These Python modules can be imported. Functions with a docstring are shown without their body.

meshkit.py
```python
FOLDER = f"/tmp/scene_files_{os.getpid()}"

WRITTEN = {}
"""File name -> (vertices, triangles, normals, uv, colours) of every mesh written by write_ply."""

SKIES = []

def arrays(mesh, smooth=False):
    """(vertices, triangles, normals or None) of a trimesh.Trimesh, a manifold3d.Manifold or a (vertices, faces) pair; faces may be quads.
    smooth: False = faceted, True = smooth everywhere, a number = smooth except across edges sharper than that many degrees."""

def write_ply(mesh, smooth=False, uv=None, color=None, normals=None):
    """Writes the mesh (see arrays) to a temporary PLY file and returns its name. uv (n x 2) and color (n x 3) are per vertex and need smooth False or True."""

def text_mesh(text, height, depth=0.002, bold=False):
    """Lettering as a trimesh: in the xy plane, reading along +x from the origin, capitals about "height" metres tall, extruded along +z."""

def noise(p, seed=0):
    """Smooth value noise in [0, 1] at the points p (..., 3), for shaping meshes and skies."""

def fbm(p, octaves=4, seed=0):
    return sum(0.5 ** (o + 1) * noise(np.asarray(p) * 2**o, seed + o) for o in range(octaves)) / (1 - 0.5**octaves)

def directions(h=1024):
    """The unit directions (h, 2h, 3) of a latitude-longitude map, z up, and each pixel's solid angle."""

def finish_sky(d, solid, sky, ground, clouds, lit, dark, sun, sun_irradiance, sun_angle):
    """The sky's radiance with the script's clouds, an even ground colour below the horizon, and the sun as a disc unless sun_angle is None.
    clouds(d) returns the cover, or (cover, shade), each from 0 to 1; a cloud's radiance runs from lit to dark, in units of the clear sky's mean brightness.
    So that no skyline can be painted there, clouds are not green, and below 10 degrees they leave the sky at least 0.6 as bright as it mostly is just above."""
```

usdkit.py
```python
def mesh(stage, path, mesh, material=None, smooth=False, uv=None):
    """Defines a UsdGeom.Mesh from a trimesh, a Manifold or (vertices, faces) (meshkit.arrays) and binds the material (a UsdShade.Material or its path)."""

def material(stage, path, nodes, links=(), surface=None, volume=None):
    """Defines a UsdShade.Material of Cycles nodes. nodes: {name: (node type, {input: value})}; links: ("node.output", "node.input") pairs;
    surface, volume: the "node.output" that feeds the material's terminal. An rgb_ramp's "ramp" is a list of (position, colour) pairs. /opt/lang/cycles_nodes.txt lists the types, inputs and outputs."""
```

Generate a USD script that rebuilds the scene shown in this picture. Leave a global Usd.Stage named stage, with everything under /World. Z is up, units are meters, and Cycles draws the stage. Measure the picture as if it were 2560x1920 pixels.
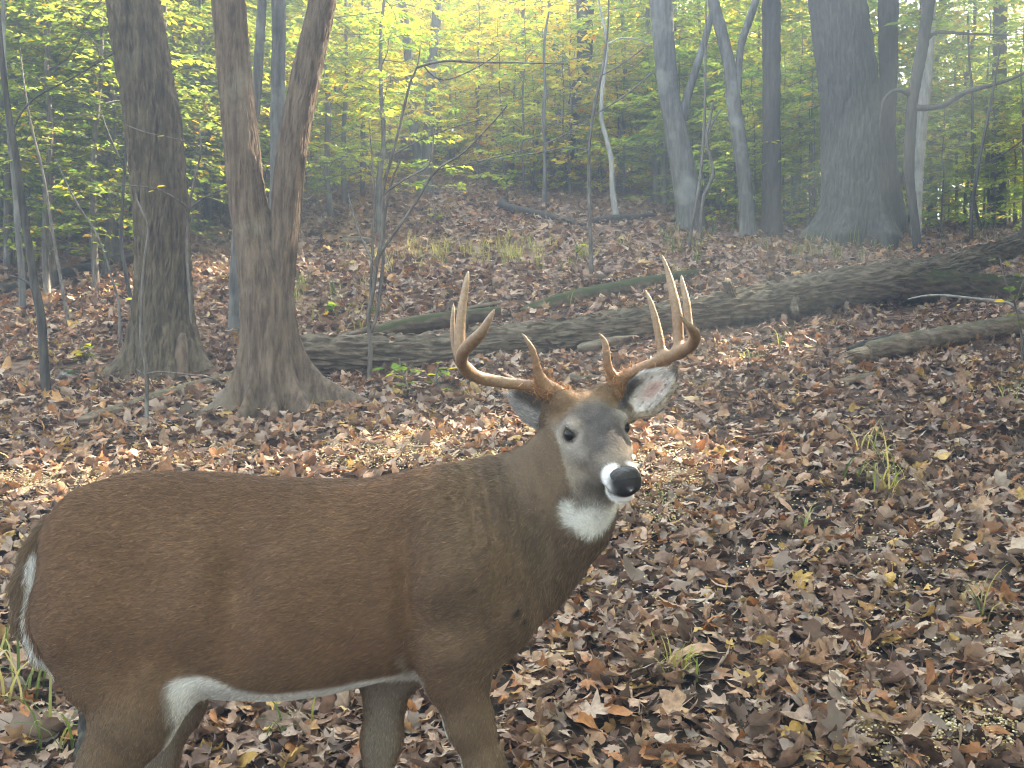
import math, random
import numpy as np, trimesh, usdkit, meshkit
from scipy.interpolate import PchipInterpolator
from scipy.spatial import cKDTree
from pxr import Usd, UsdGeom, UsdLux, UsdShade, Gf, Sdf, Vt

stage = Usd.Stage.CreateInMemory()
UsdGeom.SetStageUpAxis(stage, UsdGeom.Tokens.z)
UsdGeom.Xform.Define(stage, '/World')
UsdGeom.Scope.Define(stage, '/World/Looks')
T = Sdf.ValueTypeNames

# ---------------------------------------------------------------- camera, sky, sun, exposure
EYE = 1.15                      # height of the lens above the ground at the animal's feet
FPX = 2745.0                    # focal length in pixels of the 2560-wide photograph
cam = UsdGeom.Camera.Define(stage, '/World/camera')
cam.CreateFocalLengthAttr(38.6); cam.CreateHorizontalApertureAttr(36.0); cam.CreateVerticalApertureAttr(27.0)
cam.CreateClippingRangeAttr(Gf.Vec2f(0.05, 2000.0))
cam.CreateExposureAttr(3.68)
cam.AddTranslateOp().Set(Gf.Vec3d(0, 0, EYE)); cam.AddRotateXOp().Set(90.0)

SUN_ROT, SUN_EL = math.radians(52.0), math.radians(38.0)
SUN = np.array([math.sin(SUN_ROT) * math.cos(SUN_EL), math.cos(SUN_ROT) * math.cos(SUN_EL), math.sin(SUN_EL)])
sky = UsdLux.DomeLight.Define(stage, '/World/sky')
skym = usdkit.material(stage, '/World/Looks/sky', {
    "s": ("sky_texture", {"sky_type": "single_scattering", "sun_disc": False, "sun_elevation": SUN_EL, "sun_rotation": SUN_ROT, "aerosol_density": 1.6}),
    "h": ("hsv", {"saturation": 0.5, "value": 1.0}), "b": ("background_shader", {"strength": 0.13})}, [("s.color", "h.color"), ("h.color", "b.color")], surface="b.background")
UsdShade.MaterialBindingAPI.Apply(sky.GetPrim()).Bind(skym)
sky.GetPrim().SetCustomDataByKey('kind', 'structure')
sun = UsdLux.DistantLight.Define(stage, '/World/sun')
sun.CreateNormalizeAttr(True); sun.CreateIntensityAttr(1.25); sun.CreateAngleAttr(0.5); sun.CreateColorAttr(Gf.Vec3f(1.0, 0.84, 0.62))
_z = SUN; _x = np.cross([0, 0, 1.0], _z); _x /= np.linalg.norm(_x); _y = np.cross(_z, _x)
sun.AddTransformOp().Set(Gf.Matrix4d(*_x, 0, *_y, 0, *_z, 0, 0, 0, 0, 1))

# ---------------------------------------------------------------- helpers
used = {}
def numbered(path):
    n = used.get(path, -1) + 1
    used[path] = n
    return path if n == 0 else '%s_%03d' % (path, n)

def tag(prim, label=None, category=None, group=None, kind=None):
    p = prim.GetPrim() if hasattr(prim, 'GetPrim') else prim
    for k, v in (('label', label), ('category', category), ('group', group), ('kind', kind)):
        if v: p.SetCustomDataByKey(k, v)
    return p

def primvar(prim, name, values, interp='vertex'):
    values = np.asarray(values, np.float32)
    pv = UsdGeom.PrimvarsAPI(prim)
    if values.ndim == 1: pv.CreatePrimvar(name, T.FloatArray, interp).Set(Vt.FloatArray.FromNumpy(values))
    else: pv.CreatePrimvar(name, T.Color3fArray, interp).Set(Vt.Vec3fArray.FromNumpy(values))

def obj(name, mesh, mat, parent='/World', smooth=True):
    parent = str(parent.GetPath()) if hasattr(parent, 'GetPath') else parent
    return usdkit.mesh(stage, numbered(parent + '/' + name), mesh, mat, smooth=smooth)

def thing(name, label=None, category=None, group=None, loc=(0, 0, 0), rotz=0.0, scale=None):
    x = UsdGeom.Xform.Define(stage, numbered('/World/' + name))
    x.AddTranslateOp().Set(Gf.Vec3d(*map(float, loc)))
    if rotz: x.AddRotateZOp().Set(math.degrees(rotz))
    if scale: x.AddScaleOp().Set(Gf.Vec3f(*( [scale] * 3 if np.ndim(scale) == 0 else scale)))
    tag(x, label, category, group)
    return x

def P(u, v, d):
    """The point at depth d that the photograph shows at pixel (u, v)."""
    return np.array([(u - 1280.0) / FPX * d, d, EYE - (v - 960.0) / FPX * d])

# ---------------------------------------------------------------- the lie of the land
_yk = [-60, -20, -4, 0, 1.2, 2.4, 3.0, 4.5, 6.5, 9.0, 12.5, 18, 30, 60, 160]
_zl = PchipInterpolator(_yk, [-8, -4.2, -1.35, -.5, -.24, 0, .15, .49, .985, 1.72, 2.80, 4.55, 8.0, 13.0, 14.5])
_zr = PchipInterpolator(_yk, [-8, -4.2, -1.35, -.5, -.24, 0, .15, .49, .985, 1.72, 2.74, 3.75, 5.4, 9.0, 11])
def ground_z(x, y):
    x, y = np.asarray(x, float), np.asarray(y, float)
    t = np.clip((x - 0.0) / 6.0, 0, 1); t = t * t * (3 - 2 * t)
    yy = np.clip(y, -60, 160)
    z = _zl(yy) * (1 - t) + _zr(yy) * t
    p = np.stack([x * .7, y * .7, x * 0], -1)
    q = np.stack([x * 2.6, y * 2.6, x * 0 + 5], -1)
    return z + (meshkit.noise(p, 3) - .5) * .09 + (meshkit.noise(q, 4) - .5) * .035

def hit(u, v, lo=1.2, hi=70.0):
    """Where the line of sight through pixel (u, v) meets the ground (arrays welcome)."""
    u, v = np.asarray(u, float), np.asarray(v, float)
    ds = np.geomspace(lo, hi, 160)
    best = np.full(u.shape, hi); done = np.zeros(u.shape, bool); prev = np.full(u.shape, lo)
    for d in ds:
        below = (EYE - (v - 960) / FPX * d) < ground_z((u - 1280) / FPX * d, np.full(u.shape, d))
        new = below & ~done
        best = np.where(new, d, best); done |= new
        prev = np.where(done, prev, d)
    a, b = prev, best
    for _ in range(18):
        m = (a + b) / 2
        below = (EYE - (v - 960) / FPX * m) < ground_z((u - 1280) / FPX * m, m)
        b = np.where(below, m, b); a = np.where(below, a, m)
    d = (a + b) / 2
    x = (u - 1280) / FPX * d
    return np.stack([x, d, ground_z(x, d)], -1)

# ---------------------------------------------------------------- materials
def bark_material(name, dark, light, lichen=None, scale=1.0, amount=.45, moss=0.0, lying=False):
    n = {"g": ("geometry", {}), "m": ("mapping", {"scale": (5.0 * scale, 26 * scale, 34 * scale) if lying else (34 * scale, 34 * scale, 5.0 * scale)}), "n": ("noise_texture", {"scale": 1.0, "detail": 5, "roughness": .65}),
         "r": ("rgb_ramp", {"ramp": [(.36, dark), (.62, light)]}),
         "n2": ("noise_texture", {"scale": 3.2 * scale, "detail": 4, "roughness": .6}),
         "r2": ("rgb_ramp", {"ramp": [(1 - amount - .08, (0, 0, 0)), (1 - amount + .08, (1, 1, 1))]}),
         "mx": ("mix_color", {"b": lichen or light}),
         "n3": ("noise_texture", {"scale": 90.0, "detail": 3}), "b": ("bump", {"strength": .5, "distance": .006}),
         "p": ("principled_bsdf", {"roughness": .9, "specular_ior_level": .2})}
    l = [("g.position", "m.vector"), ("m.vector", "n.vector"), ("n.fac", "r.fac"), ("g.position", "n2.vector"), ("n2.fac", "r2.fac"), ("r2.color", "mx.fac"),
         ("r.color", "mx.a"), ("g.position", "n3.vector"), ("n3.fac", "b.height"), ("b.normal", "p.normal")]
    if moss:
        n |= {"sx": ("separate_xyz", {}), "n4": ("noise_texture", {"scale": 5.0, "detail": 4}), "ma": ("math", {"math_type": "multiply_add", "value2": .75}), "r4": ("rgb_ramp", {"ramp": [(1.0 - moss * .55, (0, 0, 0)), (1.1 - moss * .55, (1, 1, 1))]}),
              "mm": ("mix_color", {"b": (.045, .05, .016)})}
        l += [("g.normal", "sx.vector"), ("sx.z", "ma.value1"), ("g.position", "n4.vector"), ("n4.fac", "ma.value3"), ("ma.value", "r4.fac"), ("r4.color", "mm.fac"), ("mx.result", "mm.a"), ("mm.result", "p.base_color")]
    else:
        l += [("mx.result", "p.base_color")]
    return usdkit.material(stage, '/World/Looks/' + name, n, l, surface="p.BSDF")

M = {}
M['bark_oak'] = bark_material('bark_oak', (0.046, 0.033, 0.021), (0.128, 0.099, 0.065), (0.107, 0.095, 0.068), amount=.32)
M['bark_maple'] = bark_material('bark_maple', (0.070, 0.048, 0.034), (0.169, 0.125, 0.090), (0.208, 0.176, 0.131), amount=.36)
M['bark_big'] = bark_material('bark_big', (0.033, 0.031, 0.029), (0.090, 0.087, 0.079), (0.104, 0.105, 0.094), amount=.3)
M['bark_grey'] = bark_material('bark_grey', (0.072, 0.066, 0.060), (0.168, 0.159, 0.144), (0.216, 0.216, 0.198), scale=.8, amount=.4)
M['bark_dark'] = bark_material('bark_dark', (0.032, 0.028, 0.024), (0.091, 0.081, 0.070), (0.119, 0.112, 0.098), amount=.25)
M['bark_pale'] = bark_material('bark_pale', (0.225, 0.217, 0.203), (0.390, 0.375, 0.352), (0.465, 0.458, 0.435), amount=.4)
M['twig'] = bark_material('twig', (0.070, 0.059, 0.049), (0.175, 0.154, 0.133), (0.210, 0.196, 0.175), scale=1.5, amount=.4)
M['log_bark'] = bark_material('log_bark', (0.070, 0.053, 0.037), (0.220, 0.173, 0.128), (0.251, 0.223, 0.171), amount=.32, moss=.06, lying=True)
M['log_moss'] = bark_material('log_moss', (0.051, 0.038, 0.025), (0.146, 0.105, 0.070), (0.172, 0.140, 0.098), amount=.3, moss=.42, lying=True)
M['log_rotten'] = bark_material('log_rotten', (0.096, 0.072, 0.051), (0.258, 0.195, 0.142), (0.287, 0.264, 0.216), amount=.35, moss=.1, lying=True)
M['wood_pale'] = bark_material('wood_pale', (0.176, 0.128, 0.080), (0.368, 0.296, 0.208), (0.288, 0.216, 0.144), scale=1.6, amount=.3, lying=True)
M['stump_lichen'] = bark_material('stump_lichen', (0.018, 0.016, 0.013), (0.050, 0.045, 0.036), (0.088, 0.086, 0.068), scale=5.0, amount=.42)
M['stone'] = bark_material('stone', (.16, .165, .165), (.32, .33, .325), (.42, .44, .43), scale=1.2, amount=.35, moss=.4)

def leaf_material(name, stops, trans=.62, rough=.6, veins=0.0, spec=.3):
    """Leaf colour runs along the stops by the leaf's own random number, shifted a little from plant to plant."""
    n = {"a": ("attribute", {"attribute": "rnd"}), "o": ("object_info", {}), "mm": ("math", {"math_type": "multiply_add", "value2": .16, "value3": -.08}),
         "ad": ("math", {"math_type": "add", "use_clamp": True}), "r": ("rgb_ramp", {"ramp": stops}),
         "p": ("principled_bsdf", {"roughness": rough, "specular_ior_level": spec}), "t": ("translucent_bsdf", {}), "x": ("mix_closure", {"fac": trans}),
         "hs": ("hsv", {"saturation": 1.12, "value": 1.7})}
    l = [("o.random", "mm.value1"), ("a.fac", "ad.value1"), ("mm.value", "ad.value2"), ("ad.value", "r.fac"), ("r.color", "p.base_color"), ("r.color", "hs.color"), ("hs.color", "t.color"),
         ("p.BSDF", "x.closure1"), ("t.BSDF", "x.closure2")]
    return usdkit.material(stage, '/World/Looks/' + name, n, l, surface="x.closure")
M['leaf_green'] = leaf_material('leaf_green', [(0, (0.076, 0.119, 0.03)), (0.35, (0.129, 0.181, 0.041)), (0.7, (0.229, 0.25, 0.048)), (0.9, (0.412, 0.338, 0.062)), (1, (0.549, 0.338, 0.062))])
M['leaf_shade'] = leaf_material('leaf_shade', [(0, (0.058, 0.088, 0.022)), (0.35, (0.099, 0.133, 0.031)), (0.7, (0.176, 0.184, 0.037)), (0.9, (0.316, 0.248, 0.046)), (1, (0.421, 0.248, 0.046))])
M['leaf_lime'] = leaf_material('leaf_lime', [(0, (0.09, 0.156, 0.036)), (0.3, (0.168, 0.24, 0.042)), (0.6, (0.288, 0.324, 0.054)), (0.85, (0.432, 0.384, 0.066)), (1, (0.504, 0.3, 0.06))])
M['leaf_yellow'] = leaf_material('leaf_yellow', [(0, (0.146, 0.202, 0.039)), (0.25, (0.302, 0.314, 0.05)), (0.6, (0.47, 0.392, 0.067)), (0.85, (0.515, 0.347, 0.056)), (1, (0.448, 0.19, 0.039))])
M['leaf_pale_lime'] = leaf_material('leaf_pale_lime', [(0, (0.121, 0.211, 0.049)), (0.3, (0.227, 0.324, 0.057)), (0.6, (0.389, 0.437, 0.073)), (0.85, (0.583, 0.518, 0.089)), (1, (0.68, 0.405, 0.081))])
M['leaf_pale_yellow'] = leaf_material('leaf_pale_yellow', [(0, (0.175, 0.242, 0.047)), (0.25, (0.362, 0.377, 0.06)), (0.6, (0.564, 0.47, 0.08)), (0.85, (0.618, 0.416, 0.067)), (1, (0.538, 0.228, 0.047))])

# dry leaves on the ground: each its own brown
_browns = [(0.358, 0.156, 0.053), (0.403, 0.302, 0.23), (0.343, 0.155, 0.066), (0.181, 0.101, 0.064), (0.255, 0.156, 0.106), (0.47, 0.359, 0.269), (0.302, 0.159, 0.084), (0.418, 0.241, 0.102), (0.123, 0.071, 0.048), (0.493, 0.322, 0.096), (0.279, 0.182, 0.13), (0.087, 0.049, 0.031), (0.204, 0.128, 0.092), (0.34, 0.201, 0.124), (0.131, 0.079, 0.056), (0.242, 0.153, 0.109), (0.388, 0.249, 0.166), (0.437, 0.272, 0.169), (0.496, 0.326, 0.212), (0.056, 0.035, 0.025), (0.152, 0.083, 0.054), (0.217, 0.12, 0.073)]
M['dry_leaf'] = usdkit.material(stage, '/World/Looks/dry_leaf', {
    "o": ("object_info", {}), "r": ("rgb_ramp", {"ramp": [(i / (len(_browns) - 1), c) for i, c in enumerate(_browns)], "interpolate": False}),
    "g": ("geometry", {}), "n": ("noise_texture", {"scale": 55.0, "detail": 3, "roughness": .6}), "rn": ("rgb_ramp", {"ramp": [(.3, (.62, .60, .58)), (.7, (1.25, 1.22, 1.2))]}),
    "mu": ("mix_color", {"blend_type": "multiply", "fac": 1.0}), "bf": ("mix_color", {"b": (.42, .34, .28)}), "bm": ("math", {"math_type": "multiply", "value2": .38}),
    "p": ("principled_bsdf", {"roughness": .62, "specular_ior_level": .32}), "t": ("translucent_bsdf", {}), "x": ("mix_closure", {"fac": .13}),
    "b": ("bump", {"strength": .35, "distance": .004})},
    [("o.random", "r.fac"), ("g.position", "n.vector"), ("n.fac", "rn.fac"), ("r.color", "mu.a"), ("rn.color", "mu.b"), ("mu.result", "bf.a"), ("g.backfacing", "bm.value1"), ("bm.value", "bf.fac"),
     ("bf.result", "p.base_color"), ("mu.result", "t.color"), ("n.fac", "b.height"), ("b.normal", "p.normal"), ("p.BSDF", "x.closure1"), ("t.BSDF", "x.closure2")], surface="x.closure")
M['soil'] = usdkit.material(stage, '/World/Looks/soil', {
    "g": ("geometry", {}), "n": ("voronoi_texture", {"scale": 17.0}), "rn": ("rgb_ramp", {"ramp": [(0, (.08, .055, .04)), (.3, (.20, .13, .092)), (.6, (.31, .20, .14)), (.8, (.17, .11, .078)), (1, (.37, .265, .19))]}),
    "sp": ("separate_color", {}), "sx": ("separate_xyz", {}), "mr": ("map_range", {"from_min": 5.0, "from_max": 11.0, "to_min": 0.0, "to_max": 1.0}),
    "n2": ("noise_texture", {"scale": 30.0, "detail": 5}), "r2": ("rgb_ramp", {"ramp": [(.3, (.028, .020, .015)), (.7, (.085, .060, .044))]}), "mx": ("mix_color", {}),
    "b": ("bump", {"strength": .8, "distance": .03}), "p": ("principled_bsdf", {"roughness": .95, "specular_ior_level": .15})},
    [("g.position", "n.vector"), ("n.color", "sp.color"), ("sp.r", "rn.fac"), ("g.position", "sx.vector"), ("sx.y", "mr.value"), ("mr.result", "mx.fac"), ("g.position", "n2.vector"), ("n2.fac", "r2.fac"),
     ("r2.color", "mx.a"), ("rn.color", "mx.b"), ("mx.result", "p.base_color"), ("n.distance", "b.height"), ("b.normal", "p.normal")], surface="p.BSDF")
M['corn'] = usdkit.material(stage, '/World/Looks/corn', {
    "o": ("object_info", {}), "r": ("rgb_ramp", {"ramp": [(0, (.40, .25, .08)), (.35, (.54, .40, .18)), (.7, (.60, .50, .30)), (1, (.62, .56, .42))]}), "p": ("principled_bsdf", {"roughness": .45})},
    [("o.random", "r.fac"), ("r.color", "p.base_color")], surface="p.BSDF")
def plain(name, color, rough=.6, **kw):
    return usdkit.material(stage, '/World/Looks/' + name, {"g": ("geometry", {}), "n": ("noise_texture", {"scale": 40.0, "detail": 3}), "r": ("rgb_ramp", {"ramp": [(.3, tuple(.75 * c for c in color)), (.7, tuple(min(1, 1.2 * c) for c in color))]}),
        "p": ("principled_bsdf", {"roughness": rough, **kw})}, [("g.position", "n.vector"), ("n.fac", "r.fac"), ("r.color", "p.base_color")], surface="p.BSDF")
M['grass'] = leaf_material('grass', [(0, (.06, .10, .025)), (.4, (.13, .17, .045)), (.7, (.28, .27, .09)), (1, (.42, .35, .16))], trans=.35)
M['grass_pale'] = leaf_material('grass_pale', [(0, (.16, .20, .05)), (.4, (.30, .30, .09)), (.7, (.42, .37, .13)), (1, (.50, .40, .18))], trans=.45)
# ---------------------------------------------------------------- ground sheet
def _axis(lo, hi, step, far, grow=1.12):
    a = list(np.arange(lo, hi, step)); s = step
    while a[-1] < far: s = min(s * grow, 6); a.append(a[-1] + s)
    s = step
    while a[0] > -far: s = min(s * grow, 6); a.insert(0, a[0] - s)
    return np.array(a)
gx, gy = _axis(-7, 7, .065, 160), _axis(1.0, 15, .065, 160)
XX, YY = np.meshgrid(gx, gy)
ZZ = ground_z(XX, YY)
ii = np.arange(len(gy) - 1)[:, None] * len(gx) + np.arange(len(gx) - 1)[None]
quads = np.stack([ii, ii + 1, ii + len(gx) + 1, ii + len(gx)], -1).reshape(-1, 4)
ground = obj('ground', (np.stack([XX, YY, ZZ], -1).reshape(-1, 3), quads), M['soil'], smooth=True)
tag(ground, 'hillside forest floor of dark soil rising away from the camera', kind='structure')

# ---------------------------------------------------------------- fallen leaves
def leaf_shape(kind, seed):
    """One curled dry leaf about 0.09 m long: centre, inner ring and lobed rim."""
    r = np.random.default_rng(seed)
    if kind == 'maple':
        n = 30; th = np.linspace(0, 2 * np.pi, n, endpoint=False)
        lobes = [(0, 1.0, .30), (.85, .92, .27), (-.85, .92, .27), (1.85, .66, .26), (-1.85, .66, .26)]
        rad = np.full(n, .45)
        for a, L, w in lobes:
            dd = np.abs((th - a + np.pi) % (2 * np.pi) - np.pi)
            rad = np.maximum(rad, L * np.clip(1 - dd / (w * 1.9), 0, 1) ** .8)
        rad *= r.uniform(.82, 1.12, n)
        rad[np.abs((th + np.pi) % (2 * np.pi) - np.pi) > 2.9] = .2
        off = 0.0
    elif kind == 'oak':
        n = 28; th = np.linspace(0, 2 * np.pi, n, endpoint=False)
        rad = 1 / np.sqrt(np.cos(th) ** 2 + (np.sin(th) / .5) ** 2)
        rad *= 1 + .28 * np.cos(th * 7 + .3) * np.abs(np.sin(th)) + r.uniform(-.08, .08, n)
        off = 0.0
    else:
        n = 22; th = np.linspace(0, 2 * np.pi, n, endpoint=False)
        rad = 1 / np.sqrt(np.cos(th) ** 2 + (np.sin(th) / r.uniform(.42, .6)) ** 2)
        rad *= 1 - .12 * (np.abs(np.sin(th * 2))) + r.uniform(-.05, .05, n)
        off = 0.0
    rings = [np.zeros((1, 2))]
    inner = rad * .55
    rings.append(np.stack([inner * np.cos(th), inner * np.sin(th)], 1)[::2])
    rings.append(np.stack([rad * np.cos(th), rad * np.sin(th)], 1))
    v2 = np.vstack(rings) * .046 * r.uniform(.75, 1.15)
    m = n // 2; f = []
    for i in range(m):
        a, b = 1 + i, 1 + (i + 1) % m
        o0, o1, o2 = 1 + m + 2 * i, 1 + m + (2 * i + 1) % n, 1 + m + (2 * i + 2) % n
        f += [(0, a, b), (a, o0, o1), (a, o1, b), (b, o1, o2)]
    x, y = v2[:, 0], v2[:, 1]
    z = np.abs(y) * r.uniform(-.35, .55) + r.normal(0, .0035, len(x)) * (np.hypot(x, y) / .05)
    a = r.uniform(0, np.pi); R = r.choice([.024, .032, .045, .07, .16]) * r.choice([1, 1, -1])
    s = x * np.cos(a) + y * np.sin(a); t = -x * np.sin(a) + y * np.cos(a)
    k = np.clip(s / abs(R), -2.0, 2.0)
    s2, z2 = np.sin(k) * (abs(R) + z * np.sign(R)), z + np.sign(R) * abs(R) * (1 - np.cos(k))
    R2 = r.choice([.06, .09, .15, .3]) * r.choice([1, -1]); k2 = t / abs(R2)
    t2, z2 = np.sin(k2) * abs(R2), z2 + np.sign(R2) * abs(R2) * (1 - np.cos(k2))
    v = np.stack([s2 * np.cos(a) - t2 * np.sin(a), s2 * np.sin(a) + t2 * np.cos(a), z2], 1)
    v[:, 2] -= np.median(v[:, 2])
    # a stalk as one thin sliver
    k0 = len(v); tip = v[1 + m + n // 2]
    st = np.array([tip + [0, .0012, 0], tip + [0, -.0012, 0], tip + [-.035 * r.uniform(.5, 1.2), r.normal(0, .006), r.uniform(-.004, .014)]])
    v = np.vstack([v, st]); f.append((k0, k0 + 1, k0 + 2))
    return v, np.array(f)

LIB = stage.CreateClassPrim('/World/_shapes')
KINDS = ['maple'] * 9 + ['oak'] * 3 + ['oval'] * 4
leaf_lib = [usdkit.mesh(stage, '/World/_shapes/leaf_%03d' % i, leaf_shape(k, 100 + i), M['dry_leaf'], smooth=True) for i, k in enumerate(KINDS)]

def quat_from(yaw, tilt_axis, tilt, roll=0):
    """Quaternions (w, x, y, z): a turn about z by yaw, then a tilt about a level axis."""
    w1, z1 = np.cos(yaw / 2), np.sin(yaw / 2)
    w2, x2, y2 = np.cos(tilt / 2), np.sin(tilt / 2) * np.cos(tilt_axis), np.sin(tilt / 2) * np.sin(tilt_axis)
    return np.stack([w2 * w1, x2 * w1 + y2 * z1, y2 * w1 - x2 * z1, w2 * z1], -1)

rng = np.random.default_rng(7)
def scatter(y0, y1, density):
    hw = lambda y: .50 * y + 1.0
    n = int(density * (y1 - y0) * (hw(y0) + hw(y1)))
    y = rng.uniform(y0, y1, n); x = rng.uniform(-1, 1, n) * hw(y)
    return np.stack([x, y], 1)
xy = np.vstack([scatter(1.2, 2.4, 420), scatter(2.4, 5.0, 1420), scatter(5.0, 7.5, 1000), scatter(7.5, 11, 600), scatter(11, 16, 260), scatter(16, 24, 110)])
keep = meshkit.noise(np.stack([xy[:, 0] * 3.2, xy[:, 1] * 3.2, xy[:, 0] * 0], -1), 31) + rng.uniform(-.35, .35, len(xy)) > .22
xy = xy[keep]; n = len(xy)
lift = rng.uniform(.0, .062, n) ** 1.0 * np.where(xy[:, 1] > 8, 1.0, .8)
pos = np.column_stack([xy, ground_z(xy[:, 0], xy[:, 1]) + lift])
tilt = np.abs(rng.normal(0, .52, n)); tilt[rng.random(n) < .10] = rng.uniform(.8, 1.45)
tilt = np.where(rng.random(n) < .12, rng.uniform(.7, 1.5, n), tilt)
flip = rng.random(n) < .35
q = quat_from(rng.uniform(0, 2 * np.pi, n), rng.uniform(0, 2 * np.pi, n), np.where(flip, np.pi - tilt, tilt))
sc = np.clip(rng.lognormal(0, .26, n), .5, 1.7) * np.where(xy[:, 1] > 9, 1.12, 1.0)
which = rng.integers(0, len(KINDS), n)
# the 300 that show largest are pieces of the ground, one by one
u = 1280 + pos[:, 0] / pos[:, 1] * FPX; v = 960 - (pos[:, 2] - EYE) / pos[:, 1] * FPX
seen = (v < 1900) & (u > 10) & (u < 2550) & ((u > 1400 + np.clip(1640 - v, 0, 400) * .35) | ((v > 1745) & (u > 520) & (u < 880)) | ((u < 150) & (v > 1500)))
size = np.where(seen, sc / pos[:, 1] + lift * 2.0, 0)
single = np.argsort(-size)[:300]
rest = np.setdiff1d(np.arange(n), single)
for k in single:
    m = UsdGeom.Mesh.Define(stage, numbered('/World/ground/leaf'))
    m.GetPrim().GetReferences().AddInternalReference(leaf_lib[which[k]].GetPath())
    m.AddTranslateOp().Set(Gf.Vec3d(*map(float, pos[k] + [0, 0, .006])))
    m.AddOrientOp().Set(Gf.Quatf(*map(float, q[k]))); m.AddScaleOp().Set(Gf.Vec3f(float(sc[k] * 1.08)))

def instancer(name, protos, pos, quats, scales, which, label=None, category=None, parent='/World'):
    pi = UsdGeom.PointInstancer.Define(stage, numbered(parent + '/' + name))
    for p in protos: pi.CreatePrototypesRel().AddTarget(p.GetPath() if hasattr(p, 'GetPath') else p)
    pi.CreatePositionsAttr(Vt.Vec3fArray.FromNumpy(np.asarray(pos, np.float32)))
    qh = np.asarray(quats, np.float32)
    pi.CreateOrientationsAttr(Vt.QuathArray([Gf.Quath(float(a), float(b), float(c), float(d)) for a, b, c, d in qh]))
    s = np.asarray(scales, np.float32); s = s if s.ndim == 2 else np.repeat(s[:, None], 3, 1)
    pi.CreateScalesAttr(Vt.Vec3fArray.FromNumpy(np.ascontiguousarray(s)))
    pi.CreateProtoIndicesAttr(Vt.IntArray.FromNumpy(np.asarray(which, np.int32)))
    tag(pi, label, category, kind='stuff')
    return pi
def proto_in(pi_path, lib):
    """Copies of the library shapes below the instancer, so that they are drawn only as its copies."""
    out = []
    for i, s in enumerate(lib):
        m = UsdGeom.Mesh.Define(stage, '%s/kinds/kind_%03d' % (pi_path, i)); m.GetPrim().GetReferences().AddInternalReference(s.GetPath()); out.append(m)
    return out
pr = proto_in('/World/leaf_litter', leaf_lib)
instancer('leaf_litter', pr, pos[rest], q[rest], sc[rest], which[rest], 'layer of curled brown fallen leaves covering the whole forest floor', 'leaf litter')

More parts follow.
